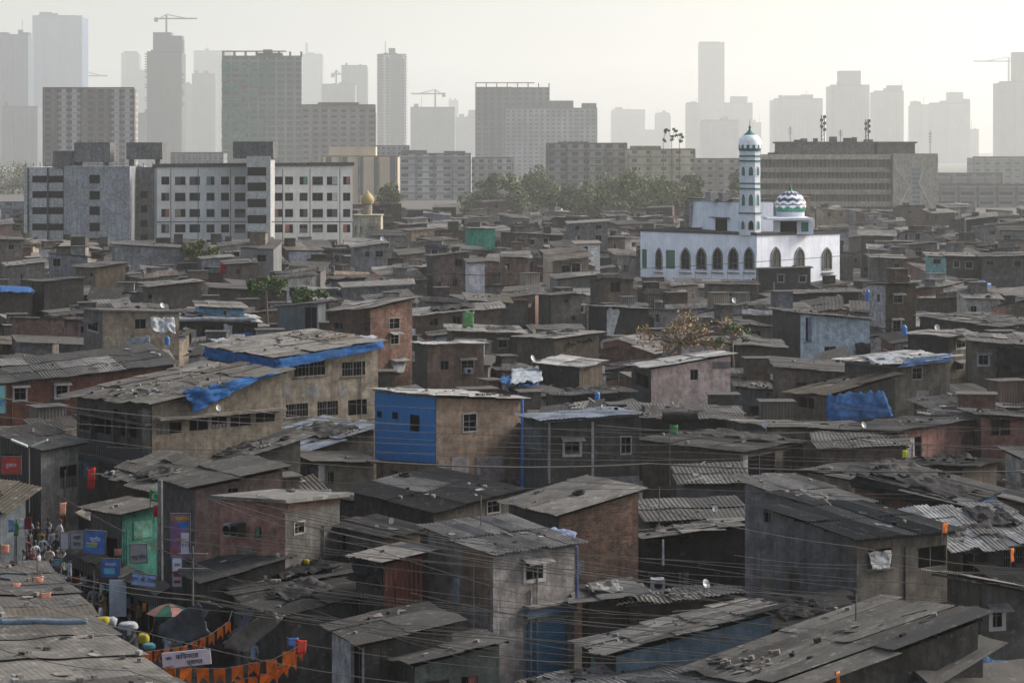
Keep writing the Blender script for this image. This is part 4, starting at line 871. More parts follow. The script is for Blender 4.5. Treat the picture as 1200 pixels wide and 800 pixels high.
mb.box(pt(826,236,324),eu.normalized()*1.7,nn*1.5,Vector((0,0,1.3))); mb.build('roof_tank',wallmat(P_,(.42,.42,.42)),QR); mb=MB(QR.location); mb.box(pt(842,236,320),eu.normalized()*1.2,nn*1.5,Vector((0,0,1.2))); mb.build('roof_tank',wallmat(P_,(.42,.42,.42)),QR)
mb=MB(QR.location)                                   # stairs up the side of the room
s0=Vector((A.x,A.y,ZM+.2))-nn*1.0+eu*.02
for k in range(16): mb.box(s0+eu.normalized()*k*.04+Vector((0,0,k*.25)),eu.normalized()*.35,nn*1.0,Vector((0,0,.16)))
mb.build('stair',wallmat(P_,(.3,.29,.28)),QR)
# minaret
dm=305.0; sm=F/dm; cm=Vector((xof(878.7,dm),dm,0)); zz=lambda y:zof(y,dm)
mb=MB(QR.location); r=1.42
def octo(mb,c,r,z0,z1,mi=0,n=8,r2=None):
    r2=r2 or r; off=math.pi/8
    P=[c+Vector((r*math.cos(off+2*math.pi*k/n),r*math.sin(off+2*math.pi*k/n),0)) for k in range(n)]
    P2=[c+Vector((r2*math.cos(off+2*math.pi*k/n),r2*math.sin(off+2*math.pi*k/n),0)) for k in range(n)]
    for k in range(n):
        a,b=P[k],P[(k+1)%n]; a2,b2=P2[k],P2[(k+1)%n]
        mb.face([a+Vector((0,0,z0)),b+Vector((0,0,z0)),b2+Vector((0,0,z1)),a2+Vector((0,0,z1))],mi,.5,[(k,z0),(k+1,z0),(k+1,z1),(k,z1)])
    mb.face([p+Vector((0,0,z0)) for p in P][::-1],mi); mb.face([p+Vector((0,0,z1)) for p in P2],mi)
octo(mb,cm,r*1.06,ZM,zz(250)); octo(mb,cm,r,zz(250),zz(176)); mt=mb.build('minaret',WM,QR)
mb=MB(QR.location)
for y,rr_ in ((183,1.06),(188.6,1.09),(215,1.06),(221,1.09),(249.7,1.14)): octo(mb,cm,r*rr_,zz(y+.9),zz(y-.9))
mb.build('green_band',GRN,mt)['kind']='stuff'
for y0,y1 in ((206,195),(241,227),(268.5,258.5)):
    for k in range(8):
        an=math.pi/4*k; n=Vector((math.cos(an),math.sin(an),0))
        if n.y>.5: continue
        e=Vector((-n.y,n.x,0)); rad=r*(1.06 if y0>250 else 1)*math.cos(math.pi/8); w=.58
        p=cm+n*rad-e*w/2+Vector((0,0,zz(y0)))
        if y0>250 and abs(n.x)<.5: arch(mt,p,e,n,w,zz(y1)-zz(y0),DARK(),STN,.07,.06,False,QR.location)
        else: arch(mt,p,e,n,w,zz(y1)-zz(y0),GRN,WM,.07,.06,False,QR.location)
z0=zz(177); k_=1/sm
prof=[(1.45,0),(1.5,.35),(1.52,.8),(1.50,1.3),(1.32,1.75),(.95,2.1),(.55,2.35),(.2,2.7)]
def petals(i,k,n=48):
    return 1 if (i==0 or (i==1 and (k%4) in(1,2))) else (1 if i>=5 else 0)
mb=MB(QR.location); mb.lathe(cm+Vector((0,0,z0)),prof,48,0,petals); mb.build('minaret_dome',[plain('dome_white',(.78,.81,.86),.4),GRN],mt,True)
mb=MB(QR.location); mb.lathe(cm+Vector((0,0,z0+2.6)),[(.3,0),(.12,.3),(.2,.5),(.05,.8),(.02,1.6)],12); mb.build('finial',GRN,mt,True)
# striped dome
dd_=312.0; zd=lambda y:zof(y,dd_); c2=Vector((xof(926.3,dd_),dd_,0)); 
mb=MB(QR.location); ccx=c2
U=Q['e_r'];V=Q['e_l']
b0=Vector((xof(912,308),308,ZM)); mb.box(b0,Vector((xof(951,310)-xof(912,308),0,0)),Vector((0,5,0)),Vector((0,0,zd(255)-ZM)))
mb.box(Vector((xof(901,306),306.5,zd(257))),Vector((xof(951,308)-xof(901,308),0,0)),Vector((0,7,0)),Vector((0,0,.35))); mb.build('dome_base',WM,QR)
mb=MB(QR.location); mb.box(Vector((xof(914.5,307.9),307.9,ZM+.1)),Vector((2.2,0,0)),Vector((0,.05,0)),Vector((0,0,zd(258.5)-ZM-.1))); mb.build('window',DARK(),QR)
mb=MB(QR.location); mb.box(Vector((xof(939,307.9),307.9,ZM+.35)),Vector((.95,0,0)),Vector((0,.05,0)),Vector((0,0,zd(260)-ZM-.3))); mb.build('window',GRN,QR)
mb=MB(QR.location); mb.lathe(c2+Vector((0,0,zd(255))),[(1.9,0),(1.9,.75),(1.95,.8)],32); mb.build('drum',WM,QR)
z0=zd(249); Rd=2.1; prof=[]
for i in range(45):
    t=i/44; a=-.55+t*(math.pi/2+.52); prof.append((max(.04,Rd*math.cos(a)*(1-.06*max(0,a))),Rd*.92*(math.sin(a)+.52)))
def stripe(i,k):
    z=prof[i][1]; a=(k/96.0*10)%1; tri=abs(a-.5)*2
    if z<.55+tri*.3: return 2
    v=(z+tri*.24)/.80
    if z>Rd*1.33: return 2
    return 1 if (v%1)<.56 and z>1.0-tri*.1 else 0
mb=MB(QR.location); mb.lathe(c2+Vector((0,0,z0)),prof,96,0,stripe); dm_=mb.build('striped_dome',[plain('dome_chalk',(.8,.8,.8),.45),NAVY,plain('dome_green',(.03,.22,.15),.45)],QR,True)
mb=MB(QR.location); mb.lathe(c2+Vector((0,0,z0+prof[-1][1]-.05)),[(.35,0),(.15,.25),(.2,.45),(.04,.7),(.02,1.2)],12); mb.build('finial',GRN,dm_,True)
# ------------------------------------------------------------- the rest of the settlement
def sat(a,b,mar=.0):
    for P in (a,b):
        for i in range(len(P)):
            x0,y0=P[i]; x1,y1=P[(i+1)%len(P)]; nx,ny=y1-y0,x0-x1; l=math.hypot(nx,ny) or 1; nx/=l;ny/=l
            pa=[x*nx+y*ny for x,y in a]; pb=[x*nx+y*ny for x,y in b]
            if max(pa)<min(pb)+mar or max(pb)<min(pa)+mar: return False
    return True
HAND=list(HOUSES)
ZONES=[ # kept free: the street, the mosque, the government block, the long brown block, the trees
 [(-26.5,118),(-22.5,120),(-7.0,84),(-12,82)],
 ]
m0=pt(752,270,330);  # mosque ground
ZONES.append([(16,296),(52,296),(52,345),(16,345)])
ZONES.append([(-98,425),(-28,425),(-28,470),(-98,470)])
ZONES.append([(50,505),(112,505),(112,560),(50,560)])
PROT=[dict(x0=h['x0'],x1=h['x1'],y0=h['y0'],y1=h['y1'],d=h['d']) for h in HAND]
PROT+=[dict(x0=750,x1=985,y0=150,y1=330,d=300),dict(x0=28,x1=415,y0=160,y1=284,d=430),dict(x0=415,x1=450,y0=225,y1=272,d=420),dict(x0=893,x1=1098,y0=160,y1=268,d=500),
 dict(x0=20,x1=200,y0=590,y1=790,d=95),dict(x0=160,x1=360,y0=700,y1=800,d=84),dict(x0=725,x1=875,y0=362,y1=412,d=168),dict(x0=285,x1=335,y0=320,y1=350,d=210),dict(x0=338,x1=385,y0=334,y1=352,d=205),dict(x0=590,x1=815,y0=200,y1=252,d=560),
 dict(x0=0,x1=240,y0=0,y1=240,d=900)]
FILL=[];PLAN=[]
WC=[(GREY,'grey'),(GREY,'grey'),(BROWN,'brown'),(BROWN,'brown'),(DBROWN,'dark brown'),(DGREY,'dark grey'),((.20,.17,.14),'dull tan'),((.24,.24,.245),'light grey'),((.25,.15,.12),'reddish'),(LGREY,'pale grey'),((.55,.53,.5),'whitish'),((.34,.27,.21),'sandy'),((.33,.36,.40),'blue-grey'),((.36,.35,.34),'pale grey'),((.19,.155,.14),'dusty brown')]
RCOL=[(('sheet',RG),'grey sheet roof'),(('patch',RG),'patched roof'),(('sheet',RL),'pale sheet roof'),(('metal',RB),'rust-stained roof'),(('slab',RG),'flat slab roof'),(('patch',RL),'pale patchwork roof'),(('sheet',RD),'dark roof')]
rf=random.Random(41)
def try_fill(x,y,w,dp,yaw,ht):
    if abs(x)>.232*y+w+13: return None
    c,s=math.cos(yaw),math.sin(yaw)
    A=(x,y); B=(x+c*w,y+s*w); D_=(x-s*dp,y+c*dp); E=(B[0]-s*dp,B[1]+c*dp); ft=[A,B,E,D_]
    for h in HOUSES+PLAN:
        if abs(h['d']-y)<16 and sat(ft,h['foot'],.15): return None
    for z in ZONES:
        if sat(ft,z): return None
    while ht>2.2:
        P=[pxy((q[0],q[1],ht+.4)) for q in ft]; x0=min(p[0] for p in P);x1=max(p[0] for p in P);y0=min(p[1] for p in P)
        bad=[p for p in PROT if p['d']>min(q[1] for q in ft)+.5 and p['x0']<x1-1 and p['x1']>x0+1 and y0<p['y1']-1]
        if not bad: return ft,ht
        ht-=.4
    return None
def add_fill(ft,ht):
    y=ft[0][1]; i=rf.randrange(len(WC)); wc,wn=WC[i]; wc2=WC[rf.randrange(len(WC))][0] if rf.random()<.55 else wc
    rk,rn=RCOL[rf.choices(range(7),[5,4,3,2,2,3,3])[0]]
    if y>230 and rk[0]=='patch': rk=('sheet',rk[1])
    kind=rf.choices(['plaster','block','brick','tin'],[7,2,1.2,1.2])[0]
    if kind=='brick': wc=(.19,.10,.07); wn='brick-red'
    gg=rf.choice([1.1,1.5,1.9,2.4]); wc=tuple(min(.8,round(q*gg,2)) for q in wc); wc2=tuple(min(.8,round(q*1.4,2)) for q in wc2)
    sl=rf.uniform(-.5,.5); sl2=rf.uniform(-.7,.9)
    C=Vector((*ft[0],ht)); Rr=Vector((*ft[1],ht+sl)); L=Vector((*ft[3],ht+sl2))
    W=math.dist(ft[0],ft[1]); Dp=math.dist(ft[0],ft[3]); wins=[]
    fl=1 if ht<4.4 else (2 if ht<6.6 else 3)
    for f in range(fl):
        zb=f*ht/fl
        for k in range(rf.randrange(1,4)):
            ww=rf.uniform(.55,1.1); wins.append(('R',rf.uniform(.3,W-1.3),zb+1.0,ww,rf.uniform(.6,1.1),rf.choice(['dark','dark','frame','awning','trim'])))
        if rf.random()<.5 and Dp>2.5: wins.append(('L',rf.uniform(.3,Dp-1.3),zb+1.0,rf.uniform(.5,1),rf.uniform(.6,1.0),rf.choice(['dark','frame'])))
    if rf.random()<.3: wins.append(('R',rf.uniform(.2,W-1.2),.1,.85,1.9,'door'))
    nw=len([w for w in wins if w[5]!='door'])
    size={1:'low',2:'two-storey',3:'tall'}[fl]
    mt={'plaster':'plaster','block':'block','brick':'brick','tin':'tin'}[kind]
    h=house3('x',C,Rr,L,(kind,wc),(kind,wc2),rk,wins,d=y,seed=rf.randrange(10**6),Cpx=pxy(C),rag=rf.uniform(.1,.5),amp=1,ov=rf.choice([.05,.12,.22]),tone=rf.choice([.3,.45,.5,.6]))
    if (kind,wc)!=(kind,wc2): wn='two-tone '+wn
    h['desc']=('%s %s %s shack'%(size,wn,mt)) if kind!='brick' else '%s red brick shack'%size
    if 1:
        org=h['root'].location; t=rf.random(); U=h['R']-h['C']; V=h['L']-h['C']
        if t<.35:                                       # a raised ledge of blocks along the front edge
            mb=MB(org); mb.box(h['C']-h['e_r']*.05-h['e_l']*.05+Vector((0,0,.02)),U*.98,h['e_l']*.15,Vector((0,0,rf.uniform(.25,.7)))); mb.build('parapet',wallmat(kind,wc),h['root'])
        if .25<t<.6:                                    # small room or water box on the roof
            mb=MB(org); a=h['C']+U*rf.uniform(.1,.5)+V*rf.uniform(.3,.5); w_,h_=rf.uniform(1,2.2),rf.uniform(.6,1.7); mb.box(a,h['e_r']*w_,h['e_l']*1.4,Vector((0,0,h_))); mb.box(a-h['e_r']*.15-h['e_l']*.15+Vector((0,0,h_+.005)),h['e_r']*(w_+.3),h['e_l']*1.7,Vector((0,0,.06)),1); mb.build('roof_hut',[wallmat(rf.choice(['plaster','tin','block']),rf.choice(WC)[0]),roofmat('sheet',RG)],h['root'])
        if t>.5 and fl>1:                               # balcony or lean-to on the front
            mb=MB(org); zb=h['h']*.5; a=h['C']+h['e_r']*W*rf.uniform(0,.4)+Vector((0,0,zb-h['C'].z)); l_=W*rf.uniform(.3,.6)
            mb.box(a-h['e_l']*.9,h['e_r']*l_,h['e_l']*.88,Vector((0,0,.07))); mb.box(a-h['e_l']*1.3+Vector((0,0,1.7)),h['e_r']*l_,h['e_l']*1.28+Vector((0,0,.3)),Vector((0,0,.05))); mb.box(a-h['e_l']*.9+Vector((0,0,.07)),h['e_r']*l_,h['e_l']*.04,Vector((0,0,.8)))
            for q in (0,l_-.07): mb.box(a-h['e_l']*.88+h['e_r']*q,h['e_r']*.07,h['e_l']*.07,Vector((0,0,1.8)))
            mb.build('balcony',[wallmat('tin',rf.choice([DGREY,GREY,BROWN,(.12,.2,.26),(.2,.1,.07)]))],h['root'])
    h['rn']=rn; h['fill']=True; h['nw']=nw
    FILL.append(h)
y=84.0; rowi=0
while y<600:
    stp=4.6+max(0,y-100)*.019
    x=-.235*y-14+rf.random()*3
    while x<.235*y+12:
        w=rf.uniform(2.5,4.7)+max(0,y-200)*.006; dp=rf.uniform(2.8,4.6)
        a=mnoise.noise(Vector((x*.02,y*.015,0)))
        yaw=rf.choice([-.12,.05,.2,.35,.5,.62,.3])+a*.2
        ht=rf.choices([rf.uniform(2.6,3.6),rf.uniform(4.4,5.9),rf.uniform(6.2,7.9)],[3.2,5,1.7 if y>180 else .3])[0]
        r=try_fill(x+rf.uniform(-1,1),y+rf.uniform(-1.5,1.5),w,dp,yaw,ht)
        if r is None: r=try_fill(x,y,w*.6,3,yaw,3.0)
        if r:
            xs=[pxy((q[0],q[1],0))[0] for q in r[0]]; vx=min(max(xs),1200)-max(min(xs),0)
            PLAN.append(dict(foot=r[0],ht=r[1],d=r[0][0][1],a=vx*r[1]*F/y if vx>3 else 0))
        x+=w+rf.uniform(.3,2.0+max(0,y-200)*.02)
    y+=stp
# ---- what shows largest stands as single houses, the rest is one mass of far roofs
PLAN.sort(key=lambda p:-p['a']); LIMIT=290-len(HAND); rest=PLAN[LIMIT:]
for p in PLAN[:LIMIT]: add_fill(p['foot'],p['ht'])
nh=len(HOUSES); SINK=Sink()
for p in rest: add_fill(p['foot'],p['ht'])
sk=SINK; SINK=None; del HOUSES[nh:]; del FILL[LIMIT:]; PLAN=[]
tag(sk.g.build('far_shacks',sk.mats),'hazy mass of the farthest shack roofs before the big blocks','shacks',None,'stuff')
# ---- labels that single each filler out
LM=[('the white mosque',868,300,300),('the blue-faced house',520,500,119),('blue-shutter house',590,700,80),('brick tower house',440,390,172),('the pink-white house',800,440,150),
    ('terracotta house',90,450,138),('orange-leaved tree',800,390,170),('government block',250,270,436),('the pale blue house',980,390,189),('the balconied tenement',200,490,113),
    ('the big grey house',1000,640,85),('the cream house',150,390,180),('the black-curtained house',1170,430,170),('the gold-domed mosque',430,270,430),('office block',1000,270,520),('the far trees',700,250,560),
    ('three-storey brick house',530,320,278),('blue-edged roof',380,430,126),('blue tarpaulin drape',1010,475,144),('striped-roof house',690,520,111),('street market',120,680,90),('the washing-hung shack',250,385,190)]
groups={}
for h in FILL:
    cx=(h['x0']+h['x1'])/2; cy=h['y0']+8
    best=min(LM,key=lambda l:(l[1]-cx)**2+((l[2]-cy)*1.6)**2)
    dx,dd=cx-best[1],h['d']-best[3]
    if abs(dx)<22: rel='behind' if dd>0 else 'in front of'
    else: rel=('right of' if dx>0 else 'left of') if abs(dd)<14 else (('behind, right of' if dx>0 else 'behind, left of') if dd>0 else ('before, right of' if dx>0 else 'before, left of'))
    h['lab']='%s, %s, %s %s'%(h['desc'],h['rn'],rel,best[0])
    groups.setdefault(h['lab'],[]).append(h)
ORD=['first','second','third','fourth','fifth','sixth','seventh','eighth','ninth','tenth','eleventh','twelfth']
for lab,hs in groups.items():
    hs.sort(key=lambda h:h['x0'])
    for i,h in enumerate(hs):
        if len(lab.split())>13: lab=lab.replace('two-tone ','').replace('rust-stained','rusty').replace('patchwork','patched').replace(' plaster','')
        h['root']['label']=lab if len(hs)==1 else '%s, %s from left'%(lab,ORD[min(i,11)])
print('HAND',len(HAND),'FILL',len(FILL),'REST',len(rest))
# ------------------------------------------------------------- trees
def leafmat(name,cols):
    k=('l',name)
    if k in _M: return _M[k]
    m,nt,b=newmat(name); t=nt.nodes.new('ShaderNodeAttribute'); t.attribute_name='tone'
    r=nt.nodes.new('ShaderNodeValToRGB'); nt.links.new(t.outputs['Fac'],r.inputs[0])
    for i,c in enumerate(cols):
        e=r.color_ramp.elements[i] if i<2 else r.color_ramp.elements.new(i/(len(cols)-1))
        e.position=i/(len(cols)-1); e.color=rgba(c)
    for i,c in enumerate(cols): r.color_ramp.elements[i].color=rgba(c)
    nt.links.new(r.outputs[0],b.inputs['Base Color']); b.inputs['Roughness'].default_value=.7; b.inputs['Specular IOR Level'].default_value=.2
    _M[k]=m; return m
def tree(label,x,yc,wpx,hpx,d,mat,n=3000,leaf=.3,sparse=1.0,name='tree',group=None,seed=0,clumps=14):
    rr=random.Random(seed); c=pt(x,yc,d); s=F/d; w,h=wpx/s/2,hpx/s/2
    r=empty(name,(c.x,c.y,0),label,'tree',group); mb=MB((c.x,c.y,0)); cl=[]
    for i in range(clumps):
        while 1:
            p=Vector((rr.uniform(-1,1),rr.uniform(-1,1),rr.uniform(-1,1)))
            if p.length<1: break
        p=Vector((p.x*w,p.y*w*.8,p.z*h)); cl.append((c+p,rr.uniform(.28,.5)*min(w,h*1.6)*sparse))
    for i in range(n):
        q,ra=cl[rr.randrange(clumps)]
        v=Vector((rr.gauss(0,1),rr.gauss(0,1),rr.gauss(0,1))).normalized()*ra*rr.random()**.35
        v.z*=.75; p=q+v; a=Vector((rr.gauss(0,1),rr.gauss(0,1),rr.gauss(0,1))).normalized(); b=a.cross(Vector((rr.gauss(0,1),rr.gauss(0,1),rr.gauss(0,1)))).normalized()
        l=leaf*rr.uniform(.5,1.2); tn=min(1,max(0,.5+.3*rr.gauss(0,1)))
        mb.face([p-a*l,p-b*l*.55,p+a*l,p+b*l*.55],0,tn)
    mb.build('crown',mat,r)
    mb=MB((c.x,c.y,0)); zt=c.z-h*.4; th=max(.12,w*.06)
    mb.tube([(c.x,c.y,0),(c.x+.15,c.y,zt*.5),(c.x,c.y,zt)],th,7,0,th*.6)
    for q,ra in cl:
        m=Vector((c.x,c.y,zt)).lerp(q,.5)+Vector((rr.uniform(-.3,.3),rr.uniform(-.3,.3),.2))
        mb.tube([Vector((c.x,c.y,zt)),m,q],th*.45,5,0,.03)
        for k in range(5):
            v=Vector((rr.gauss(0,1),rr.gauss(0,1),rr.gauss(0,.8))).normalized()*ra
            mb.tube([q,q+v*.6+Vector((0,0,.1)),q+v],.03,4,0,.012)
    mb.build('trunk',plain('bark',(.12,.09,.07),.9),r)
    return r
LB=leafmat('rust_leaves',[(.12,.06,.035),(.28,.16,.08),(.36,.25,.13),(.30,.28,.09)])
LG=leafmat('fresh_leaves',[(.025,.045,.015),(.05,.085,.025),(.08,.125,.035),(.12,.16,.06)])
LO=leafmat('dusty_leaves',[(.04,.055,.02),(.07,.085,.03),(.115,.13,.045),(.17,.18,.07)])
tree('sparse tree with orange-brown leaves rising between the central shacks',796,392,138,52,166,LB,1050,.15,.8,seed=3,clumps=22)
tree('yellow-green leafy tip of bush right of the orange-brown tree',858,393,38,28,164,LG,260,.16,.8,name='bush',seed=5,clumps=7)
for i,(x,y,w,h,d,l) in enumerate(((312,335,48,26,212,'bright green bush above the tin sided house, the left one'),(362,346,44,22,206,'bright green bush by the long pale grey house'),(228,292,52,20,300,'dull green tree at the foot of the pale block'),(22,278,30,16,420,'dark green tree at the left edge below low blocks'))):
    tree(l,x,y,w,h,d,LG if i<2 else LO,1500,.2 if i<2 else .35,.9,seed=20+i,clumps=12,name='bush' if i<2 else 'tree')
far=[(x,y,w,h,d*1.25) for x,y,w,h,d in [(600,232,44,50,600),(625,226,50,54,620),(648,236,40,44,590),(668,240,36,40,575),(690,238,50,48,565),(715,232,56,56,580),(742,230,54,60,570),(765,234,50,54,560),(790,238,48,50,570),(808,230,30,46,600),(572,218,26,30,640),(455,232,30,30,560),(1052,268,44,22,470),(870,222,34,44,640),(15,212,60,34,900),(560,240,40,24,600),(1120,262,60,22,560),(740,250,60,30,540)]]
FL=['leafmost left of the far tree belt','second from left in the far tree belt','low rounded one in the far tree belt','small dark one in the middle of the belt','wide one just right of the belt middle','tall broad one before the grey-brown block','tallest one before the cream balconied block','bushy one under the cream block','one nearest the mosque annex','thin pale one beside the beige block','lone one left of the belt by pale low block','one beside the gold domed mosque','one at the foot of the brown office block','one hidden behind the minaret','green one on the hill at far left','low one below the belt left end','low one under the far right halls','front low one of the belt']
for i,(x,y,w,h,d) in enumerate(far):
    tree('dusty olive tree, '+FL[i].replace('leafmost','the one furthest'),x,y,w,h,d,LO,2800,.6,1.35,seed=60+i,clumps=16,group='trees of the far belt')
# spindly leafless-topped trees on the cream block roof
for i,(x,w) in enumerate(((777,10),(787,10),(796,12))):
    tree('spindly potted tree on cream block roof, '+['left','middle','right'][i]+' of three',x,160,w,26,622,LO,130,.4,.8,name='tree',seed=90+i,clumps=5,group='spindly roof trees')
# ------------------------------------------------------------- ground and air
def sheet(name,x0,x1,y0,y1,z,m,kind='structure'):
    mb=MB(); mb.face([(x0,y0,z),(x1,y0,z),(x1,y1,z),(x0,y1,z)]); return tag(mb.build(name,m),None,None,None,kind)
sheet('ground',-3500,3500,-60,12400,0,plain('packed_earth',(.07,.062,.052),.95,0,.35,.3))
mb=MB(); mb.face([(-8,78,.004),(-3.5,80,.004),(-17,112,.004),(-27,122,.004),(-34,122,.004),(-24,108,.004)]); tag(mb.build('street',plain('street_dust',(.055,.05,.045),.9,0,.4,1.2)),None,None,None,'structure')
mb=MB(); hp=[(-700,2900,0)]
n=60
for i in range(n):
    x=-2400+i*80; z0=18+22*mnoise.noise(Vector((i*.09,3,0)))+(40 if x>1000 else 0)*0
    x1=x+80; z1=18+22*mnoise.noise(Vector(((i+1)*.09,3,0)))
    mb.face([(x,6600,-2),(x1,6600,-2),(x1,7300,max(0,z1)),(x,7300,max(0,z0))]); mb.face([(x,7300,max(0,z0)),(x1,7300,max(0,z1)),(x1,8400,-2),(x,8400,-2)])
tag(mb.build('hills',plain('far_hill',(.07,.08,.06),.95)),None,None,None,'structure')
def haze(dens,colr,an):
    m=bpy.data.materials.new('air'); m.use_nodes=True; nt=m.node_tree; nt.nodes.clear()
    o=nt.nodes.new('ShaderNodeOutputMaterial'); v=nt.nodes.new('ShaderNodeVolumePrincipled')
    v.inputs['Density'].default_value=dens; v.inputs['Color'].default_value=rgba(colr); v.inputs['Anisotropy'].default_value=an
    nt.links.new(v.outputs[0],o.inputs['Volume'])
    mb=MB(); mb.bx(-3600,3600,-100,12500,-1,520); h=mb.build('haze',m); h['kind']='stuff'; h['label']='pale smog haze over the city'
# ------------------------------------------------------------- cables
WIRE=plain('cable_black',(.02,.02,.02),.9); WIRE2=plain('cable_grey',(.035,.032,.03),.95)
def cable(label,pts,r=.022,m=None,sag=.25):
    P=[pt(*p) for p in pts]; out=[]
    for i in range(len(P)-1):
        n=14
        for k in range(n):
            t=k/n; q=P[i].lerp(P[i+1],t); q.z-=sag*4*t*(1-t); out.append(q)
    out.append(P[-1]); mb=MB(out[0]); mb.tube(out,r,5,0,None,False); o=mb.build('power_cable',m or WIRE2); tag(o,label,'cable','overhead cables')
CB=[((-30,462,60),(330,497,95),(760,512,110),'from the left edge across the tenement roof to the striped grey house'),
((-30,486,62),(610,524,92),(1230,560,110),'across the blue-faced house at window height'),
((-30,496,62),(440,548,88),(1230,590,90),'just below the sheet metal base of the blue house'),
((280,480,70),(640,502,88),(1230,523,100),'grazing the white window trim of the striped grey house'),
((430,540,66),(760,543,78),(1230,551,90),'thick dark line level with the brown mud wall'),
((430,528,66),(860,537,80),(1230,536,90),'second dark line above the brown mud wall'),
((700,498,80),(960,506,95),(1230,528,110),'under the blue tarpaulin drape'),
((-30,648,50),(240,698,62),(620,765,70),'running down over the crowd, upper of the pair'),
((-30,656,50),(240,704,62),(900,812,70),'running down over the crowd, lower of the pair'),
((-30,676,48),(170,741,60),(480,800,66),'low over the street goods to the orange bunting'),
((60,575,60),(260,672,66),(560,775,70),'from the red cloth down past the lane shacks'),
((240,582,60),(430,640,66),(720,720,74),'crossing the pink house front'),
((256,586,60),(560,655,68),(960,698,80),'crossing the pale roof edge of the tall grey house'),
((300,580,62),(700,660,74),(1230,735,90),'upper strand of the bundle over the ragged roofs'),
((300,590,62),(720,668,74),(1230,741,90),'second strand of the bundle over the ragged roofs'),
((330,600,62),(730,676,74),(1230,746,88),'third strand of the bundle over the ragged roofs'),
((340,612,62),(740,684,72),(1230,764,86),'lowest strand of the bundle over the ragged roofs'),
((230,698,62),(560,742,68),(1230,796,80),'across the blue roller shutter, upper line'),
((230,704,62),(590,748,68),(1100,816,80),'across the blue roller shutter, lower line'),
((340,752,62),(700,790,70),(1230,800,76),'along the bottom below the blue roller shutter'),
((480,694,62),(760,738,68),(1230,812,76),'sloping over the broken tile roof'),
((560,768,62),(820,772,68),(1230,786,74),'nearly level over the grey-blue wall'),
((-30,750,46),(150,785,52),(330,820,56),'lying over the big foreground roof'),
((590,322,210),(985,300,230),(1230,280,250),'dark line across the mosque arches'),
((430,322,210),(520,320,215),(600,321,210),'short line left of the mosque arches'),
((980,476,90),(1100,478,95),(1230,482,100),'over the roofs at the right edge'),
((-30,330,200),(170,332,210),(300,344,215),'far thin line at left over the brick house'),
((750,590,72),(1000,640,80),(1230,668,88),'across the dark roof of the big grey house'),
((860,650,72),(1040,660,78),(1230,672,88),'across the cloth-filled window of the big grey house'),
((1000,690,68),(1110,704,72),(1230,728,76),'meeting the wall of the dark right house')]
for i,c in enumerate(CB): cable('overhead cable '+c[3],c[:3],.03 if 'thick' in c[3] or 'mosque' in c[3] else (.010 if i%3 else .014),WIRE if i in(4,5,23,24) else (WIRE2 if i%2 else WIRE),sag=.15)
for i in range(16):
    rr=random.Random(200+i); x0=rr.uniform(180,420); y0=rr.uniform(590,720); x1=1230; y1=y0+rr.uniform(50,120); d0_=rr.uniform(58,66); ym=y0+(y1-y0)*.52+rr.uniform(4,14)
    cable('one of the thin dark strands bundled across the lower right roofs',((x0,y0,d0_),(x0*.45+x1*.55,ym,d0_+9),(x1,y1,d0_+20)),.009,WIRE if i%3 else WIRE2,.12)
for i in range(5):
    rr=random.Random(300+i); y0=rr.uniform(470,560)
    cable('one of the thin dark strands bundled level across the middle roofs',((rr.uniform(-30,420),y0,66),(800,y0+rr.uniform(5,25),82),(1230,y0+rr.uniform(10,30),95)),.009,WIRE,.12)
# ------------------------------------------------------------- flags, cloths, tarps
def clothsheet(name,label,cat,P,mat,seed=0,amp=.12,n=22,group=None,parent=None,hang=0,fq=1.1):
    """P = four world corners a,b,c,d"""
    a,b,c,d_=[Vector(p) for p in P]; nrm=(b-a).cross(d_-a).normalized(); mb=MB(a if parent is None else parent.location)
    g=[[None]*(n+1) for _ in range(n+1)]
    for i in range(n+1):
        for j in range(n+1):
            u,v=i/n,j/n; p=(a*(1-u)+b*u)*(1-v)+(d_*(1-u)+c*u)*v
            eu_=(1 if u in(0,1) else 0); ev_=(1 if v in(0,1) else 0)
            if eu_: p=p+(b-a)*(.06*mnoise.noise(p*3.3+Vector((seed,0,0)))*(1 if u else -1))
            if ev_: p=p+(d_-a)*(.16*mnoise.noise(p*3.1+Vector((0,seed,0)))*(1 if v else -1))
            q=p*fq+Vector((seed,seed*2,0)); p=p+nrm*amp*(.6*mnoise.noise(q)+.5*mnoise.noise(q*2.7)+.35*(abs(mnoise.noise(q*5.1))-.3)); p.z-=hang*4*u*(1-u)*(1 if v>.5 else .6)
            g[i][j]=p
    for i in range(n):
        for j in range(n): mb.face([g[i][j],g[i+1][j],g[i+1][j+1],g[i][j+1]],0,.5)
    o=mb.build(name,mat,parent,True); so=o.modifiers.new('thick','SOLIDIFY'); so.thickness=.015
    if parent is None: tag(o,label,cat,group)
    return o
BT=clothmat('blue_tarp_cloth',(.035,.14,.38),.85); BT2=clothmat('pale_tarp_cloth',(.40,.43,.47),.85); BK=clothmat('black_tarp_cloth',(.02,.02,.022),.45); GT=clothmat('grey_tarp_cloth',(.14,.155,.185),.85)
WT=clothmat('white_cloth',(.5,.51,.52),.7); OR=clothmat('orange_cloth',(.85,.20,.03),.7); RE=clothmat('red_cloth',(.45,.03,.02),.7); SA=clothmat('salmon_cloth',(.75,.33,.22),.7)
def face_sheet(key,side,pts,label,mat,off=.12,**k):
    P=[onface(H[key],side,x,y,off)[0] for x,y in pts]; return clothsheet('tarpaulin',label,'tarpaulin',P,mat,**k)
face_sheet('tarp_shack','R',((969,464),(1036,458),(1047,488),(968,499)),'bright blue tarpaulin covering the side of the tilted-roof shack',BT,.35,seed=3,amp=.14)
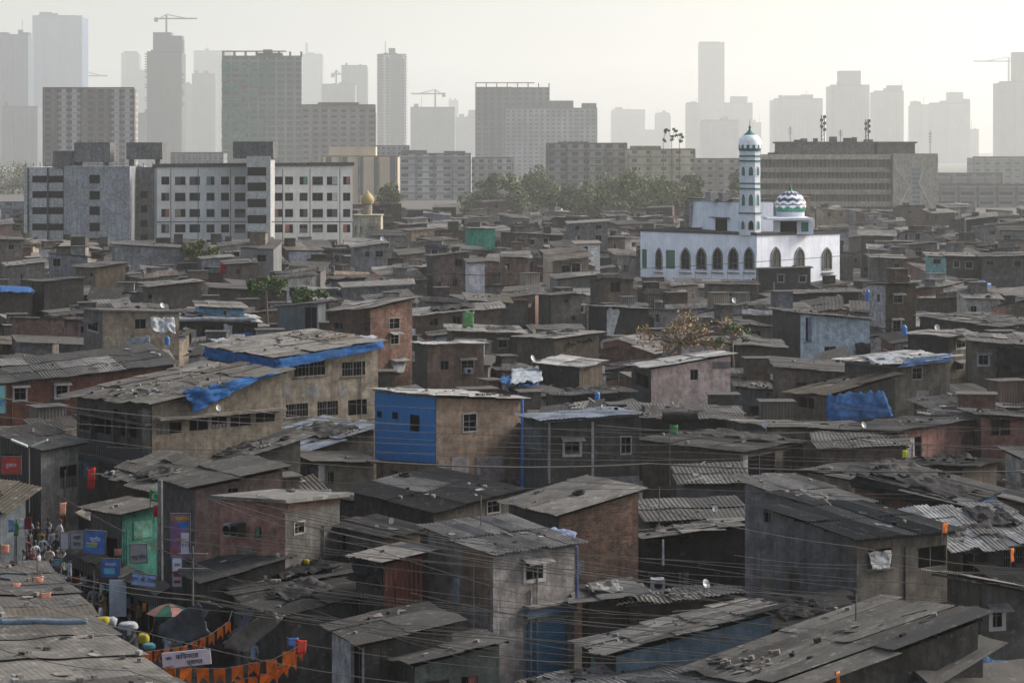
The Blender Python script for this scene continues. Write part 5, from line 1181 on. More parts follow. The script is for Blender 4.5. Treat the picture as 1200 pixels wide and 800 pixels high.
face_sheet('blue_tarp','R',((322,421),(448,400),(449,408),(324,433)),'blue tarpaulin strip along the right roof edge of the cream house',BT,.5,seed=5,amp=.15)
face_sheet('blue_tarp','L',((240,407),(324,421),(324,434),(240,419)),'blue tarpaulin strip along the left roof edge of the cream house',BT,.5,seed=6,amp=.2)
face_sheet('tenement','R',((214,458),(330,436),(300,446),(228,484)),'blue tarpaulin sagging off the tenement roof corner',BT,.5,seed=8,amp=.4)
face_sheet('black_tarp','L',((1000,553),(1124,588),(1126,606),(1002,570)),'heavy black tarpaulin hanging over the red-brown wall',BK,.35,seed=9,amp=.3)
face_sheet('black_tarp','R',((1128,592),(1166,580),(1160,592),(1130,604)),'blue tarpaulin scrap under the corner of the black roof',BT,.1,seed=10,amp=.1)
face_sheet('curtain','R',((1167,405),(1240,407),(1240,458),(1169,456)),'huge black sheet hanging down a house front at right edge',BK,.3,seed=11,amp=.35)
face_sheet('roof_cloth','R',((1060,421),(1116,414),(1116,423),(1052,431)),'pale blue cloth hanging over the roof edge of the grey-brown house',clothmat('sky_cloth',(.14,.26,.5)),.45,seed=12,amp=.12)
face_sheet('red_hut','L',((412,652),(449,660),(449,690),(420,682)),'black plastic sheet bagging off the small red hut',BK,.3,seed=13,amp=.3)
face_sheet('white_tri','R',((711,361),(727,361),(717,401),(711,401)),'white board hung on the dark hut at centre',WT,.1,seed=14,amp=.02)
face_sheet('big_front','R',((1018,646),(1043,644),(1042,664),(1020,668)),'white cloth stuffed in the window of the big grey house',WT,.12,seed=15,amp=.15)
face_sheet('big_front','R',((1019,704),(1050,700),(1050,714),(1022,718)),'grey plastic bundle sheet below the cloth window',BT2,.4,seed=16,amp=.2)
face_sheet('light_blue','R',((1002,401),(1020,402),(1020,416),(1003,415)),'dark rag beside the pale blue wall',BK,.2,seed=17,amp=.1)
face_sheet('brick_tower','R',((459,423),(475,423),(473,437),(461,437)),'white cloth drying in the low window of the brick tower',WT,.15,seed=18,amp=.08)
face_sheet('tin_grey','R',((384,353),(400,352),(400,396),(386,396)),'dark sheet hung on the tin sided house',BK,.15,seed=19,amp=.15)
for i,(x,y,w,h_,m,l) in enumerate(((214,384,7,16,WT,'pale green towel hung at the left of the washing'),(224,386,6,14,BT2,'pale shirt hung beside the towel'),(241,386,9,12,WT,'white cloth in the middle of the washing'),(252,384,6,18,BK,'dark cloth among the washing'),(262,381,10,14,BT2,'white blanket near the right end of the washing'),(275,390,20,9,BT,'blue sheet at the right end of the washing'))):
    face_sheet('cloth_front','R',((x,y),(x+w,y),(x+w,y+h_),(x,y+h_)),l,m,.25,seed=30+i,amp=.1)
# plastic wrapped box on the cream house
def at(x,y,d): return pt(x,y,d)
clothsheet('plastic_sheet','white plastic sheet bulging from the cream house corner','plastic sheet',[at(176,372,178),at(204,374,178),at(206,388,177),at(178,386,176.5)],WT,41,.5)
clothsheet('plastic_sheet','white plastic wrapping round a box on the cream house','plastic sheet',[at(148,399,176),at(176,392,176),at(174,412,176),at(150,417,176)],BT2,42,.3)
for i,(x0,x1,y,l) in enumerate(((203,300,374,'long white tarpaulin roll above the washing'),(0,102,728,'long pale blue rolled tarpaulin lying on the lower left roofs'),(776,818,488,'dark rolled sheet on the low dark shack'),(322,388,579,'rolled grey sheet on the slab roof of the pink house'))):
    dd2=[190,64,133,93.2][i]; r=[.17,.085,.3,.2][i]
    P=[at(x0+(x1-x0)*k/24,y+math.sin(k*.45)*.5,dd2) for k in range(25)]; mb=MB(P[0]); 
    mb.tube(P,r,10); tag(mb.build('rolled_tarpaulin',[BT2,clothmat('bluegrey_roll',(.2,.27,.33)),BK,GT][i],None,True),l,'tarpaulin')
# crumpled sheets over roofs
for i,(P,m,l) in enumerate((
 (((243,396,7.9),(330,400,8),(323,416,7.8),(262,408,7.8)),BT2,'pale crumpled sheet on the blue-edged roof, left half'),
 (((345,393,8),(440,393,8),(438,400,7.9),(330,409,7.9)),BT2,'pale grey sheet on the blue-edged roof, right half'),
 (((1010,418,5.8),(1080,410,6),(1090,420,5.8),(1030,428,5.7)),BT2,'white crumpled cloth over the grey-brown house roof'),
 (((600,432,4.2),(634,430,4.2),(636,446,4),(598,449,4)),BT2,'white-blue tarpaulin sheet left of the thin pale roof'),
 (((588,440,4.0),(632,444,4.0),(630,452,3.8),(586,450,3.8)),BT,'blue sheet under the white-blue tarpaulin'),
 (((1112,782,3.3),(1150,770,3.4),(1185,776,3.3),(1150,792,3.2)),clothmat('dark_blue_rag',(.04,.1,.22)),'crumpled dark blue rag pile on the slab at bottom right'),
 (((640,617,5.2),(676,624,5.15),(672,633,5.12),(650,628,5.15)),clothmat('pale_blue_sheet',(.25,.3,.45)),'blue-white plastic scrap on the pale corrugated roof'),
 (((800,603,3.4),(850,604,3.4),(850,616,3.2),(800,614,3.2)),BT,'blue plastic under the edge above the crumpled pale sheets'),
 (((1160,600,4.4),(1200,606,4.4),(1200,618,4.2),(1170,612,4.2)),GT,'grey-blue tarpaulin scrap at the right edge'),
 (((0,336,5.8),(36,337,5.8),(36,343,5.6),(0,342,5.6)),BT,'bright blue sheet on the roof at left edge'),
 (((1140,332,6),(1162,334,6),(1160,348,5.6),(1138,346,5.6)),BT,'blue cloth heap below the smoke-stained house'),
 (((176,640,1),(206,640,1),(200,648,1),(170,648,1)),BT,'blue cloth on the ground by the green shop'))):
    clothsheet('plastic_sheet' if m!=BT else 'tarpaulin',l,'tarpaulin' if m==BT else 'plastic sheet',[gp(*q) for q in P],m,60+i,.16,18,fq=2.0)
DG2=clothmat('dull_plastic',(.075,.07,.066),.9); DG3=clothmat('dirty_white_plastic',(.28,.27,.26),.9)
def roofsheet(key,u0,u1,v0,v1,mat,label,seed,hang=.0):
    h=H[key]; U,V=h['R']-h['C'],h['L']-h['C']; n=U.cross(V).normalized(); n=n if n.z>0 else -n
    q=lambda u,v:h['C']+U*u+V*v+n*.30
    P=[q(u0,v0),q(u1,v0),q(u1,v1),q(u0,v1)]
    if v0<0: P[0].z-=hang; P[1].z-=hang
    clothsheet('plastic_sheet',label,'plastic sheet',P,mat,seed,.3,20,fq=1.5)
for i,(k,a,b,c,d_,m,l,hg) in enumerate((('ragged',.05,.6,-.06,.5,DG2,'grey plastic sheet crumpled on the ragged pale roof at right edge',.3),('ragged',.5,.95,.4,.95,BK,'black plastic sheet on the far half of the ragged pale roof',0),('black_tarp',.02,.6,.05,.9,BK,'crumpled black plastic on the near end of the black tarpaulin roof',0),('black_tarp',.3,1.0,.5,1.0,DG2,'dull dusty sheet along the back of the black tarpaulin roof',0),
 ('junk_hut',.1,.8,.1,.9,BK,'black rags heaped over the small junk hut roof',0),('ragged_mid',.0,.5,-.08,.6,BK,'black plastic hanging off the crumpled pale sheets',.5),('cable_dark',.1,.7,.1,.8,BK,'black sheet on the dark roof beneath the cables',0),('lane_mid',.4,.95,.1,.9,BK,'black crumpled sheet on the lane shack roof below the pink house',0),
 ('lane_low',.2,.8,.3,.95,DG2,'grey sheet on the roof beside the street awnings',0),('dark_rolls',.05,.5,-.05,.7,DG2,'dull sheet beside the dark roll on the low dark shack',.2),('messy_a',.1,.5,.2,.9,DG2,'grey crumpled sheet on the long patched yard roof',0),('messy_b',.4,.9,.1,.8,DG2,'dull streaked sheet on the roof left of the blue house',0),('mid_d',.3,.9,-.05,.6,BK,'black sheet hanging over the dark long shack front',.7),
 ('strip_roof',.2,.7,.2,.9,DG2,'dull sheet on the ribbed bright-edged roof',0),('small_b',.2,.8,-.05,.7,BK,'black sheet draped over the low dark roof above the grey house',.5),('right_tiles',.2,.6,-.04,.5,DG2,'grey sheet on the layered roof above the curtain house',.3),('awn_long',.5,.95,-.05,.6,DG2,'dull sheet hanging off the awning house roof',.4),('cloth_front',.1,.9,.2,.8,DG2,'grey sheet on the roof behind the washing',0),
 ('tile_roof',.1,.6,.1,.6,DG2,'grey tarpaulin scrap on the debris covered tile roof',0),('brown_long',.55,.95,.1,.9,DG2,'dull sheet near the doorway end of the brown mud roof',0),('pink_edge',.1,.8,-.05,.7,BK,'black sheet over the roof of the pink house at right edge',.4),('left_hut',.1,.7,.2,.9,BK,'black sheet on the ragged brown roof at left edge',0),('hero_side',.1,.9,.1,.9,DG3,'dirty white sheet crumpled on the small roof by the blue shutter',0))):
    roofsheet(k,a,b,c,d_,m,l,100+i*3.3,hg)
# awnings over the street
for i,(P,m,l) in enumerate((
 (((233,704,4.3),(246,742,3.0),(207,757,2.6),(184,735,3.0)),GT,'blue-grey street awning sheet left of the hanging orange flags'),
 (((243,704,3.9),(262,708,3.6),(232,732,2.6),(218,728,2.6)),GT,'narrow dark awning strip behind the blue-grey awning'),
 (((317,713,4.2),(333,723,3.8),(287,766,2.4),(259,753,2.6)),clothmat('brown_awning',(.30,.28,.25)),'grey-brown awning sheet sloping over the bunting'),
 (((290,716,3.9),(302,710,4.2),(280,748,2.8),(268,746,2.8)),clothmat('blue_grey_awning',(.15,.18,.24)),'blue-grey awning sheet leaning beside the brown awning'),
 (((84,600,3.7),(106,593,3.8),(139,602,3.2),(115,615,2.9)),clothmat('pale_awning',(.36,.34,.31)),'pale board awning in front of the green shop'),
 (((55,684,2.5),(96,685,2.6),(92,688,2.4),(52,693,2.4)),WT,'narrow white awning over the crowd'),
 (((84,636,2.4),(96,634,2.4),(96,662,1.4),(72,658,1.4)),GT,'dark canvas stall cover amid the crowd'))):
    clothsheet('awning',l,'awning',[gp(*q) for q in P],m,80+i,.18,12,fq=.9)
# goods and cloths hung along the lane
cc=[('red',(.4,.04,.03)),('cream',(.5,.46,.38)),('navy',(.03,.05,.16)),('pink',(.5,.2,.22)),('white',(.55,.55,.55)),('teal',(.05,.3,.32)),('mustard',(.45,.3,.05)),('black',(.02,.02,.02)),('sky-blue',(.2,.35,.55)),('maroon',(.2,.03,.04)),('olive',(.15,.15,.05)),('orange',(.6,.2,.04)),('grey',(.2,.2,.2)),('green',(.05,.25,.1))]
for i in range(14):
    rr=random.Random(500+i); x=88+i*7.2; y=664+(x-88)*.52+rr.uniform(0,12); w_=rr.uniform(4,8); h_=rr.uniform(7,15); d_=95.6-(x-85)*.09-rr.uniform(.3,1.2)
    clothsheet('hanging_cloth','%s cloth or garment hanging along the open market row'%cc[i][0],'cloth',[at(x,y,d_),at(x+w_,y,d_),at(x+w_,y+h_,d_),at(x,y+h_,d_)],clothmat('garment_'+cc[i][0],cc[i][1],.8),200+i,.12,10,group='goods hung along the market row')
for i in range(14):
    rr=random.Random(600+i); x=4+i*6.1; y=rr.uniform(604,628) if x<34 else rr.uniform(640,690); w_=rr.uniform(4,9); h_=rr.uniform(7,16); d_=rr.uniform(97,103); nm=cc[(i*5+3)%14]
    clothsheet('hanging_cloth','%s cloth hanging beside or above the left crowd'%nm[0],'cloth',[at(x,y,d_),at(x+w_,y,d_),at(x+w_,y+h_,d_),at(x,y+h_,d_)],clothmat('garment_'+nm[0],nm[1],.8),230+i,.12,10,group='cloths hung above the crowd')
# bunting
FLG=MB(); FLG.face([(-.19,0,0),(.19,0,0),(.18,.03,-.46),(0,.06,-.28),(-.18,.02,-.46)])
flagmesh=None
def bunting(label,pts,xs,w,h,seed):
    global flagmesh
    P=[pt(*p) for p in pts]; r=empty('flag_bunting',P[0],label,'bunting','orange flag strings'); mb=MB(P[0]); mb.tube(P,.012,4); mb.build('string',WIRE2,r); rr=random.Random(seed)
    PX=[pxy(p) for p in P]
    for x in xs:
        for i in range(len(P)-1):
            if PX[i][0]<=x<=PX[i+1][0]: break
        t=(x-PX[i][0])/(PX[i+1][0]-PX[i][0]); q=P[i].lerp(P[i+1],t)
        if flagmesh is None:
            o=FLG.build('flag',OR,r); flagmesh=o.data; m=o.modifiers.new('t','SOLIDIFY'); m.thickness=.006
        else:
            o=bpy.data.objects.new('flag',flagmesh); col.objects.link(o); o.parent=r; m=o.modifiers.new('t','SOLIDIFY'); m.thickness=.006
        o.location=q-P[0]; o.scale=(w/.38,1,h/.46); o.rotation_euler=(rr.uniform(-.3,.3),rr.uniform(-.12,.12),rr.uniform(-.3,.3))
bunting('orange notched flags on upper string beside the blue-grey awning',[(160,765,72),(215,757,74),(245,744,76),(268,728,78),(272,715,80)],[166,174,184,195,206,216,227,238,248,258,267],.2,.4,1)
bunting('large orange notched flags on middle string under the white banner',[(186,782,68),(262,783,69),(320,772,70),(352,756,71)],[199,218,237,257,278,298,318,338],.36,.48,2)
bunting('orange flags on the lowest string at the bottom edge',[(270,798,69),(310,790,70),(335,776,71),(356,750,72)],[281,296,311,322,332,342,350],.3,.46,3)
# ------------------------------------------------------------- writing
FONT=None
def lettering(text,parent,mat,p,e,size,n,font=None):
    cu=bpy.data.curves.new('lettering','FONT'); cu.body=text; cu.size=size; cu.extrude=.004; cu.align_x='CENTER'; cu.align_y='CENTER'; cu.offset=size*.012
    o=bpy.data.objects.new('lettering',cu); col.objects.link(o); o.parent=parent
    z=Vector((0,0,1)); M=Matrix((e,z,n)).transposed().to_4x4(); o.matrix_local=Matrix.Translation(p-parent.location)@M; cu.materials.append(mat)
    bpy.context.view_layer.update(); me=bpy.data.meshes.new_from_object(o.evaluated_get(bpy.context.evaluated_depsgraph_get())); mw=o.matrix_local.copy()
    bpy.data.objects.remove(o); q=bpy.data.objects.new('lettering',me); col.objects.link(q); q.parent=parent; q.matrix_local=mw; return q
def sign(name,label,x0,y0,x1,y1,d,mat,lines=(),tilt=0,frame=True,blocks=(),cat='sign',yaw=0):
    if 80<x0<187 and y0>600 and name!='banner': d=95.3-(x1-85)*.09
    """flat board facing the camera side, turned by yaw"""
    a=pt(x0,y1,d); w=(x1-x0)*d/F; h=(y1-y0)*d/F; e=Vector((math.cos(yaw),math.sin(yaw),0)); n=Vector((math.sin(yaw),-math.cos(yaw),0)); z=Vector((0,0,1))
    w=w/max(.4,math.cos(yaw)); r=empty(name,a,label,cat); e2=(e*math.cos(tilt)+z*math.sin(tilt)); z2=z*math.cos(tilt)-e*math.sin(tilt)
    mb=MB(a); mb.box(a,e2*w,-n*.04,z2*h); mb.build('board',mat,r)
    if frame:
        mb=MB(a); t=.035
        for q,u,v in ((a-z2*t,e2*w,z2*t),(a+z2*h,e2*w,z2*t),(a-e2*t-z2*t,e2*t,z2*(h+2*t)),(a+e2*w-z2*t,e2*t,z2*(h+2*t))): mb.box(q+n*.02,u,-n*.08,v)
        mb.build('frame',METAL(),r)
    for (u,v,bw,bh,m) in blocks:
        mb=MB(a); mb.box(a+e2*w*u+z2*h*v+n*.006,e2*w*bw,n*.006,z2*h*bh); mb.build('printed_panel',m,r)
    for (t_,u,v,s,m) in lines:
        o=lettering(t_,r,m,a+e2*w*u+z2*h*v+n*.016,e2,h*s,n)
        if tilt: o.matrix_local=Matrix.Translation(a+e2*w*u+z2*h*v+n*.016-a)@Matrix((e2,z2,n)).transposed().to_4x4()
    return r
INK=plain('ink_navy',(.02,.02,.05),.6); INKR=plain('ink_red',(.4,.02,.03),.6); PAP=plain('printed_white',(.48,.46,.52),.7,0,.1); PB=plain('printed_blue',(.03,.10,.32),.6,0,.4); PY=plain('printed_gold',(.45,.28,.06),.6); PM=plain('printed_plum',(.16,.07,.17),.6,0,.5); PC=plain('printed_cyan',(.08,.32,.42),.6); PG=plain('printed_green',(.1,.32,.08),.6); GRB=plain('grey_board',(.2,.2,.2),.8)
sign('banner','white cloth banner with dark lettering among the orange flags',191,765,248,783,69.3,PAP,[('जय',.14,.62,.3,INK),('किसनराव',.52,.66,.42,INK),('स्वागत',.66,.24,.4,INK)],tilt=.10,frame=False,cat='banner',blocks=((.02,.05,.2,.06,INKR),))
sign('poster','tall framed colourful poster on the wall of the purple-grey house',200,602,222,654,90.5,PM,[('स्वागत',.62,.9,.12,PY),('उत्सव',.55,.42,.1,PY),('१२३',.8,.3,.12,INK)],blocks=((.05,.84,.9,.12,plain('printed_brown',(.2,.09,.04),.6)),(.4,.66,.55,.16,PB),(.55,.08,.42,.5,PAP),(.08,.1,.3,.16,plain('printed_rust',(.22,.06,.04),.6))),yaw=.0,cat='poster')
sign('sign','narrow white shop sign with a red emblem below the tall poster',202,653,213,687,88,PAP,[('दवा',.5,.75,.14,INK)],blocks=((.1,.34,.8,.18,INKR),(.15,.12,.7,.1,INKR)))
sign('sign','blue sign board with green stripe over the market row',98,621,122,647,98,PB,[('स्टोर',.5,.62,.26,PAP)],blocks=((.12,.26,.5,.1,PG),(.1,.4,.55,.08,PY)),tilt=-.08)
sign('sign','grey hoarding with faded lettering at the left of the blue sign',83,623,98,643,98.5,GRB,[('चहा',.5,.66,.3,INK),('चाय',.5,.28,.3,INK)],tilt=.03)
sign('sign','plain white panel beside the grey hoarding over the crowd',71,624,80,643,99,PAP,())
sign('sign','grey shop board with dark letters on the green shop front',153,638,172,659,96,GRB,[('न्यू टॉप',.5,.3,.28,INK)],tilt=.03)
sign('sign','deep blue sign with cyan print hanging above the white shutter',119,655,140,675,93,PB,[('मोबाइल',.5,.7,.22,PAP)],blocks=((.15,.15,.6,.35,PC),))
sign('sign','long pale blue sign board with dark letters below the green shop',154,671,182,684,91,plain('printed_pale_blue',(.2,.28,.48),.6),[('एन. के. टेलर',.5,.5,.5,INK)],tilt=-.12)
sign('sign','cyan poster hanging in the crowd',63,656,71,678,100,PC,())
sign('sign','small turquoise sign at the left end of the terracotta house',-3,452,6,484,130,plain('printed_teal',(.16,.42,.42),.6),[('श्री',.5,.4,.25,PB)])
sign('hoarding_red','red painted balcony board at the left edge',2,535,24,555,109,plain('red_board',(.35,.04,.03),.7),[('दुकान',.5,.5,.3,PAP)],cat='board')
sign('shop_shutter','white cloth shutter in the market row',128,679,148,722,88,plain('white_shutter',(.34,.37,.42),.7),(),frame=False,cat='shutter')
# ------------------------------------------------------------- flags on sticks, hanging cloths
def stick_flag(label,x,y,w,h,d,mat,pole=10,sym=False,cat='flag'):
    a=pt(x,y,d); s=d/F; r=empty('flag',a,label,cat,'small flags and cloths on sticks')
    mb=MB(a); mb.tube([a+Vector((0,0,-pole*s)),a+Vector((0,0,h*s*.6))],.02,5); mb.build('pole',METAL(),r)
    clothsheet('cloth','',None,[a+Vector((0,0,h*s/2)),a+Vector((w*s,.15,h*s/2)),a+Vector((w*s*.9,.1,-h*s/2)),a+Vector((0,0,-h*s/2))],mat,x,.08,6,parent=r)
    if sym:
        q=MB(a); c=a+Vector((w*s*.5,-.1,0)); k=16
        for i in range(k):
            t0,t1=.6+i/k*(2*math.pi-1.2),.6+(i+1)/k*(2*math.pi-1.2); R1=.3*w*s
            P=lambda t,r_,ox:c+Vector((r_*math.cos(t)+ox,0,r_*math.sin(t)))
            q.face([P(t0,R1,0),P(t1,R1,0),P(t1,R1*.78,R1*.16),P(t0,R1*.78,R1*.16)])
        q.build('crescent',WT,r)
GF=clothmat('green_cloth',(.05,.3,.1)); 
stick_flag('green flag with white crescent beside the purple-grey house',176,581,13,14,93,GF,24,True)
stick_flag('red and white flag just below the crescent flag',180,599,7,13,93,RE,14)
stick_flag('salmon flag over the left crowd near the pole',69,596,8,15,105,SA,16)
stick_flag('salmon flag at the left edge over the crowd',1,643,9,10,88,SA,12)
stick_flag('salmon flag above the deep blue sign',134,647,8,9,93,SA,10)
stick_flag('orange flag on the corner of the big grey house',1104,619,8,11,82,OR,14)
stick_flag('thin orange flag below the ragged pale roof',1184,651,5,16,84,OR,14)
stick_flag('orange-red flag at the bottom edge right of centre',979,794,5,14,66,OR,16)
stick_flag('green and white balloon shaped flag on a tall stick by the brown wall',785,503,10,11,117,GF,66)
stick_flag('pale green cloth flag on the roofs above the tan house',542,374,14,18,184,clothmat('pale_green_cloth',(.2,.42,.17)),14)
stick_flag('yellow-green balloon flag beside the pink-walled house',1057,532,7,9,115,clothmat('lime_cloth',(.45,.5,.03)),16)
stick_flag('bright red cloth hung above the lane shutters',102,562,9,26,108,RE,4,cat='cloth')
stick_flag('red cloth hung by a brown house far left',258,315,7,12,262,RE,6,cat='cloth')
stick_flag('salmon cloth lying over the left roof edge, upper one',38,679,12,6,70,SA,2,cat='cloth')
stick_flag('salmon cloth lying over the left roof edge, lower one',47,698,12,7,68,SA,2,cat='cloth')
stick_flag('salmon cloth on the dirty left roof',14,686,9,5,66,SA,2,cat='cloth')
stick_flag('red patterned cloth at the right end of the orange bunting',347,758,12,16,71,RE,10,cat='cloth')
stick_flag('dark blue cloth next to the red patterned cloth',337,752,12,10,71.5,PB,6,cat='cloth')
# ------------------------------------------------------------- umbrella, sacks, poles, dishes, tanks
def umbrella(label,x,y,rpx,d):
    a=pt(x,y,d); r=empty('market_umbrella',(a.x,a.y,0),label,'umbrella'); R1=rpx*d/F
    mb=MB((a.x,a.y,0)); mb.tube([(a.x,a.y,0),(a.x,a.y,a.z+.05)],.025,6); mb.build('pole',METAL(),r)
    mb=MB((a.x,a.y,0)); n=8
    for k in range(n):
        for j in range(4):
            f=lambda kk,jj:a+Vector((R1*jj/4*math.cos(math.pi/4*kk+.3),R1*jj/4*math.sin(math.pi/4*kk+.3),-.38*R1*(jj/4)**1.7))
            mb.face([f(k,j),f(k,j+1),f(k+1,j+1),f(k+1,j)],k%2)
    mb.build('canopy',[clothmat('umbrella_pink',(.4,.2,.17)),clothmat('umbrella_green',(.04,.13,.09))],r)
    mb=MB((a.x,a.y,0))
    for k in range(n): mb.tube([a+Vector((0,0,-.05)),a+Vector((R1*math.cos(math.pi/4*k+.3),R1*math.sin(math.pi/4*k+.3),-.39*R1))],.012,4)
    mb.build('ribs',METAL(),r)
umbrella('large market umbrella in faded pink and green panels',198,707,27,85)
def blob(name,label,x,y,w,h,d,mat,cat,seed,dep=None):
    a=pt(x,y,d); s=d/F; w*=s/2;h*=s/2; dep=dep or w*.8; mb=MB(a); n,m=14,9; g=[]
    for j in range(m+1):
        row=[]
        for i in range(n):
            th=2*math.pi*i/n; ph=-math.pi/2+math.pi*j/m; v=Vector((math.cos(ph)*math.cos(th),math.cos(ph)*math.sin(th),math.sin(ph)))
            k=1+.22*mnoise.noise(v*1.8+Vector((seed,0,0))); v=Vector((math.copysign(abs(v.x)**.7,v.x)*w,math.copysign(abs(v.y)**.7,v.y)*dep,math.copysign(abs(v.z)**.7,v.z)*h))*k
            row.append(a+v)
        g.append(row)
    for j in range(m):
        for i in range(n): mb.face([g[j][i],g[j][(i+1)%n],g[j+1][(i+1)%n],g[j+1][i]])
    return tag(mb.build(name,mat,None,True),label,cat)
YL=clothmat('yellow_sack',(.45,.38,.04)); 
for i,(x,y,w,h_,d,m,l) in enumerate(((119,727,20,10,81,YL,'yellow sack on the pile beside the foreground roof'),(113,736,20,8,80,WT,'white bundle under the yellow sack'),(150,733,24,9,82,BT2,'pale blue bundle in the street between the goods'),(168,748,14,13,80,YL,'yellow-green sack before the blue-grey awning'),(174,757,16,8,79,clothmat('cyan_sack',(.12,.35,.42)),'cyan bundle under the yellow-green sack'),(140,753,12,9,79,WT,'white bundle at the street middle'),(130,728,14,12,83,BT2,'pale sack behind the yellow sack'),
  (359,658,7,6,88,YL,'yellow pot among dark rubbish at the lane shacks'),(157,762,12,6,78,YL,'small tan sack at the bunting end'),(50,668,10,12,96,GT,'grey sack amid the crowd'),(8,662,10,9,80,clothmat('pink_sack',(.3,.15,.17)),'dull pink sack at the left edge'))):
    blob('sack',l,x,y,w,h_,d,m,'sack',i*3.1)
def pole(label,x,yb,yt,d,arms=True,r=.05,lamp=False,mat=None):
    a=pt(x,yt,d); b=pt(x,yb,d); o=empty('utility_pole' if arms else 'roof_pole',b,label,'pole'); mb=MB(b); mb.tube([b,a],r,7,0,r*.8); mb.build('shaft',mat or METAL(),o)
    if arms:
        mb=MB(b)
        for k in range(2): mb.box(a+Vector((-.5,-.04,-.3-k*.5)),(1.0,0,0),(0,.08,0),(0,0,.07))
        mb.build('crossarm',METAL(),o)
    if lamp:
        for dx in(-1,1):
            mb=MB(b); mb.box(a+Vector((dx*.1,0,0)),Vector((dx*.75,0,.3)),(0,.25,0),(0,0,.08)); mb.build('lamp_head',plain('lamp_grey',(.35,.4,.38),.5),o)
    return o
pole('street pole with two lamp heads spread like wings at the left',34,600,524,108,False,.05,True)
pole('grey concrete post before the purple-grey house',188,690,562,91,False,.13,mat=CONC())
pole('thin white rod before the blue shutter house',584,752,706,76,False,.018,mat=WT)
pole('thin steel rod standing on the long low roof',1003,732,695,72,False,.03)
pole('white post under the crumpled pale sheets',777,662,632,90,False,.05,mat=WT)
pole('blue drain post at the right corner of the blue-faced house',612,570,468,119,False,.09,mat=plain('blue_post',(.02,.1,.35),.5))
pole('blue-grey post at the right corner of the tall grey house',676,700,640,79,False,.06,mat=plain('navy_post',(.03,.05,.14),.5))
pole('white rod at the corner of the pale blue house',907,398,330,205,False,.04,mat=WT)
pole('leaning market pole near the white shutter',94,740,672,90,False,.035)
pole('thin market pole left of the white shutter',110,738,668,90,False,.035)
pole('wooden street pole with crossarms by the market signs',102,720,640,96,True,.07,mat=WOOD())
pole('slim pole with crossarm above the lane roofs',226,720,640,78,True,.04)
def dish(label,x,y,rpx,d,az=.3):
    a=pt(x,y,d); R1=rpx*d/F; r=empty('satellite_dish',a,label,'satellite dish','satellite dishes'); n=Vector((math.sin(az),-math.cos(az),.5)).normalized(); e=n.cross(Vector((0,0,1))).normalized(); u=e.cross(n)
    mb=MB(a)
    for k in range(16):
        for j in range(3):
            f=lambda kk,jj:a+(e*math.cos(kk*math.pi/8)*.8+u*math.sin(kk*math.pi/8))*R1*jj/3+n*R1*.25*(jj/3)**2
            mb.face([f(k,j),f(k,j+1),f(k+1,j+1),f(k+1,j)])
    mb.build('bowl',plain('dish_grey',(.42,.42,.41),.5),r,True)
    mb=MB(a); mb.tube([a-n*.05,a-n*.1+Vector((0,0,-R1*1.6))],.025,5); mb.tube([a-u*R1,a+n*R1*.9],.012,4); mb.build('bracket',METAL(),r)
for l,x,y,r_,d,az in (('pale oval dish on the patched roof by pink house',326,566,6,95,1.2),('grey dish tilted on the tenement corner roof',256,478,4,110,.4),('white dish on a shack left of the thin pale roof',624,420,4,150,.8),('dish on the roof above the light grey plaster house',448,280,3,285,.3),('small dish on the brown long roof',897,498,4,118,-.5),('tilted dish amid the cable bundle',827,684,6,78,.6),('dish at the roof edge near the curtain house',1098,384,4,170,.2),('dish over the low pale edged roof',1012,498,4,118,.5),('dish on cream house slab roof',190,358,3.5,183,.7),('small dish by the white doorway house',459,610,4,90,-.3),('dish on a dark roof before the mosque',860,352,3.5,240,.4),('dish on the deck roof right of the brick house',838,596,4,100,.1)):
    dish(l,x,y,r_,d,az)
def tank(label,x,y,wpx,hpx,d,mat,name='water_tank',cat='water tank'):
    a=pt(x,y,d); s=d/F; r=wpx*s/2; h=hpx*s; o=empty(name,a,label,cat,'plastic tanks and drums'); mb=MB(a)
    prof=[(r*.97,0)]+[(r*(1+.03*(k%2)),h*k/10) for k in range(1,10)]+[(r,h*.93),(r*.4,h*1.03),(r*.38,h*1.1),(.01,h*1.1)]
    mb.lathe(a,prof,16); mb.build('tank_body',mat,o,True); mb=MB(a); mb.lathe(a+Vector((0,0,h*1.1)),[(r*.42,0),(r*.42,h*.06),(.01,h*.08)],12); mb.build('lid',mat,o)
BP=plain('blue_plastic',(.03,.14,.4),.45); KP=plain('black_plastic',(.03,.03,.03),.45)
for l,x,y,w,h_,d,m in (('blue drum by the dark hut at centre',732,415,7,18,195,BP),('upright blue tank on roofs below the mosque right side',1017,357,7,16,225,BP),('big blue tank on legs at right below the smoke-stained house',1150,345,22,14,238,BP),('black tank on the roof above the pinkish wall at left',150,318,6,7,262,KP),('black tank right of the green bush',390,318,5,6,262,KP),('black tank beside the round-topped window house',1064,330,6,7,240,KP),('blue drum before the two-window brown house',1060,392,6,10,160,BP),('black drum on the stone walled roof',556,588,8,9,95,KP),('black tank near the three-storey brick house',592,318,5,6,262,KP),('blue drum by the washing',196,404,6,9,178,BP),('black tank on a low roof left of the mosque front',724,318,6,6,262,KP),('small blue drum on the grey deck',700,468,6,8,143,BP)):
    tank(l,x,y,w,h_,d,m)
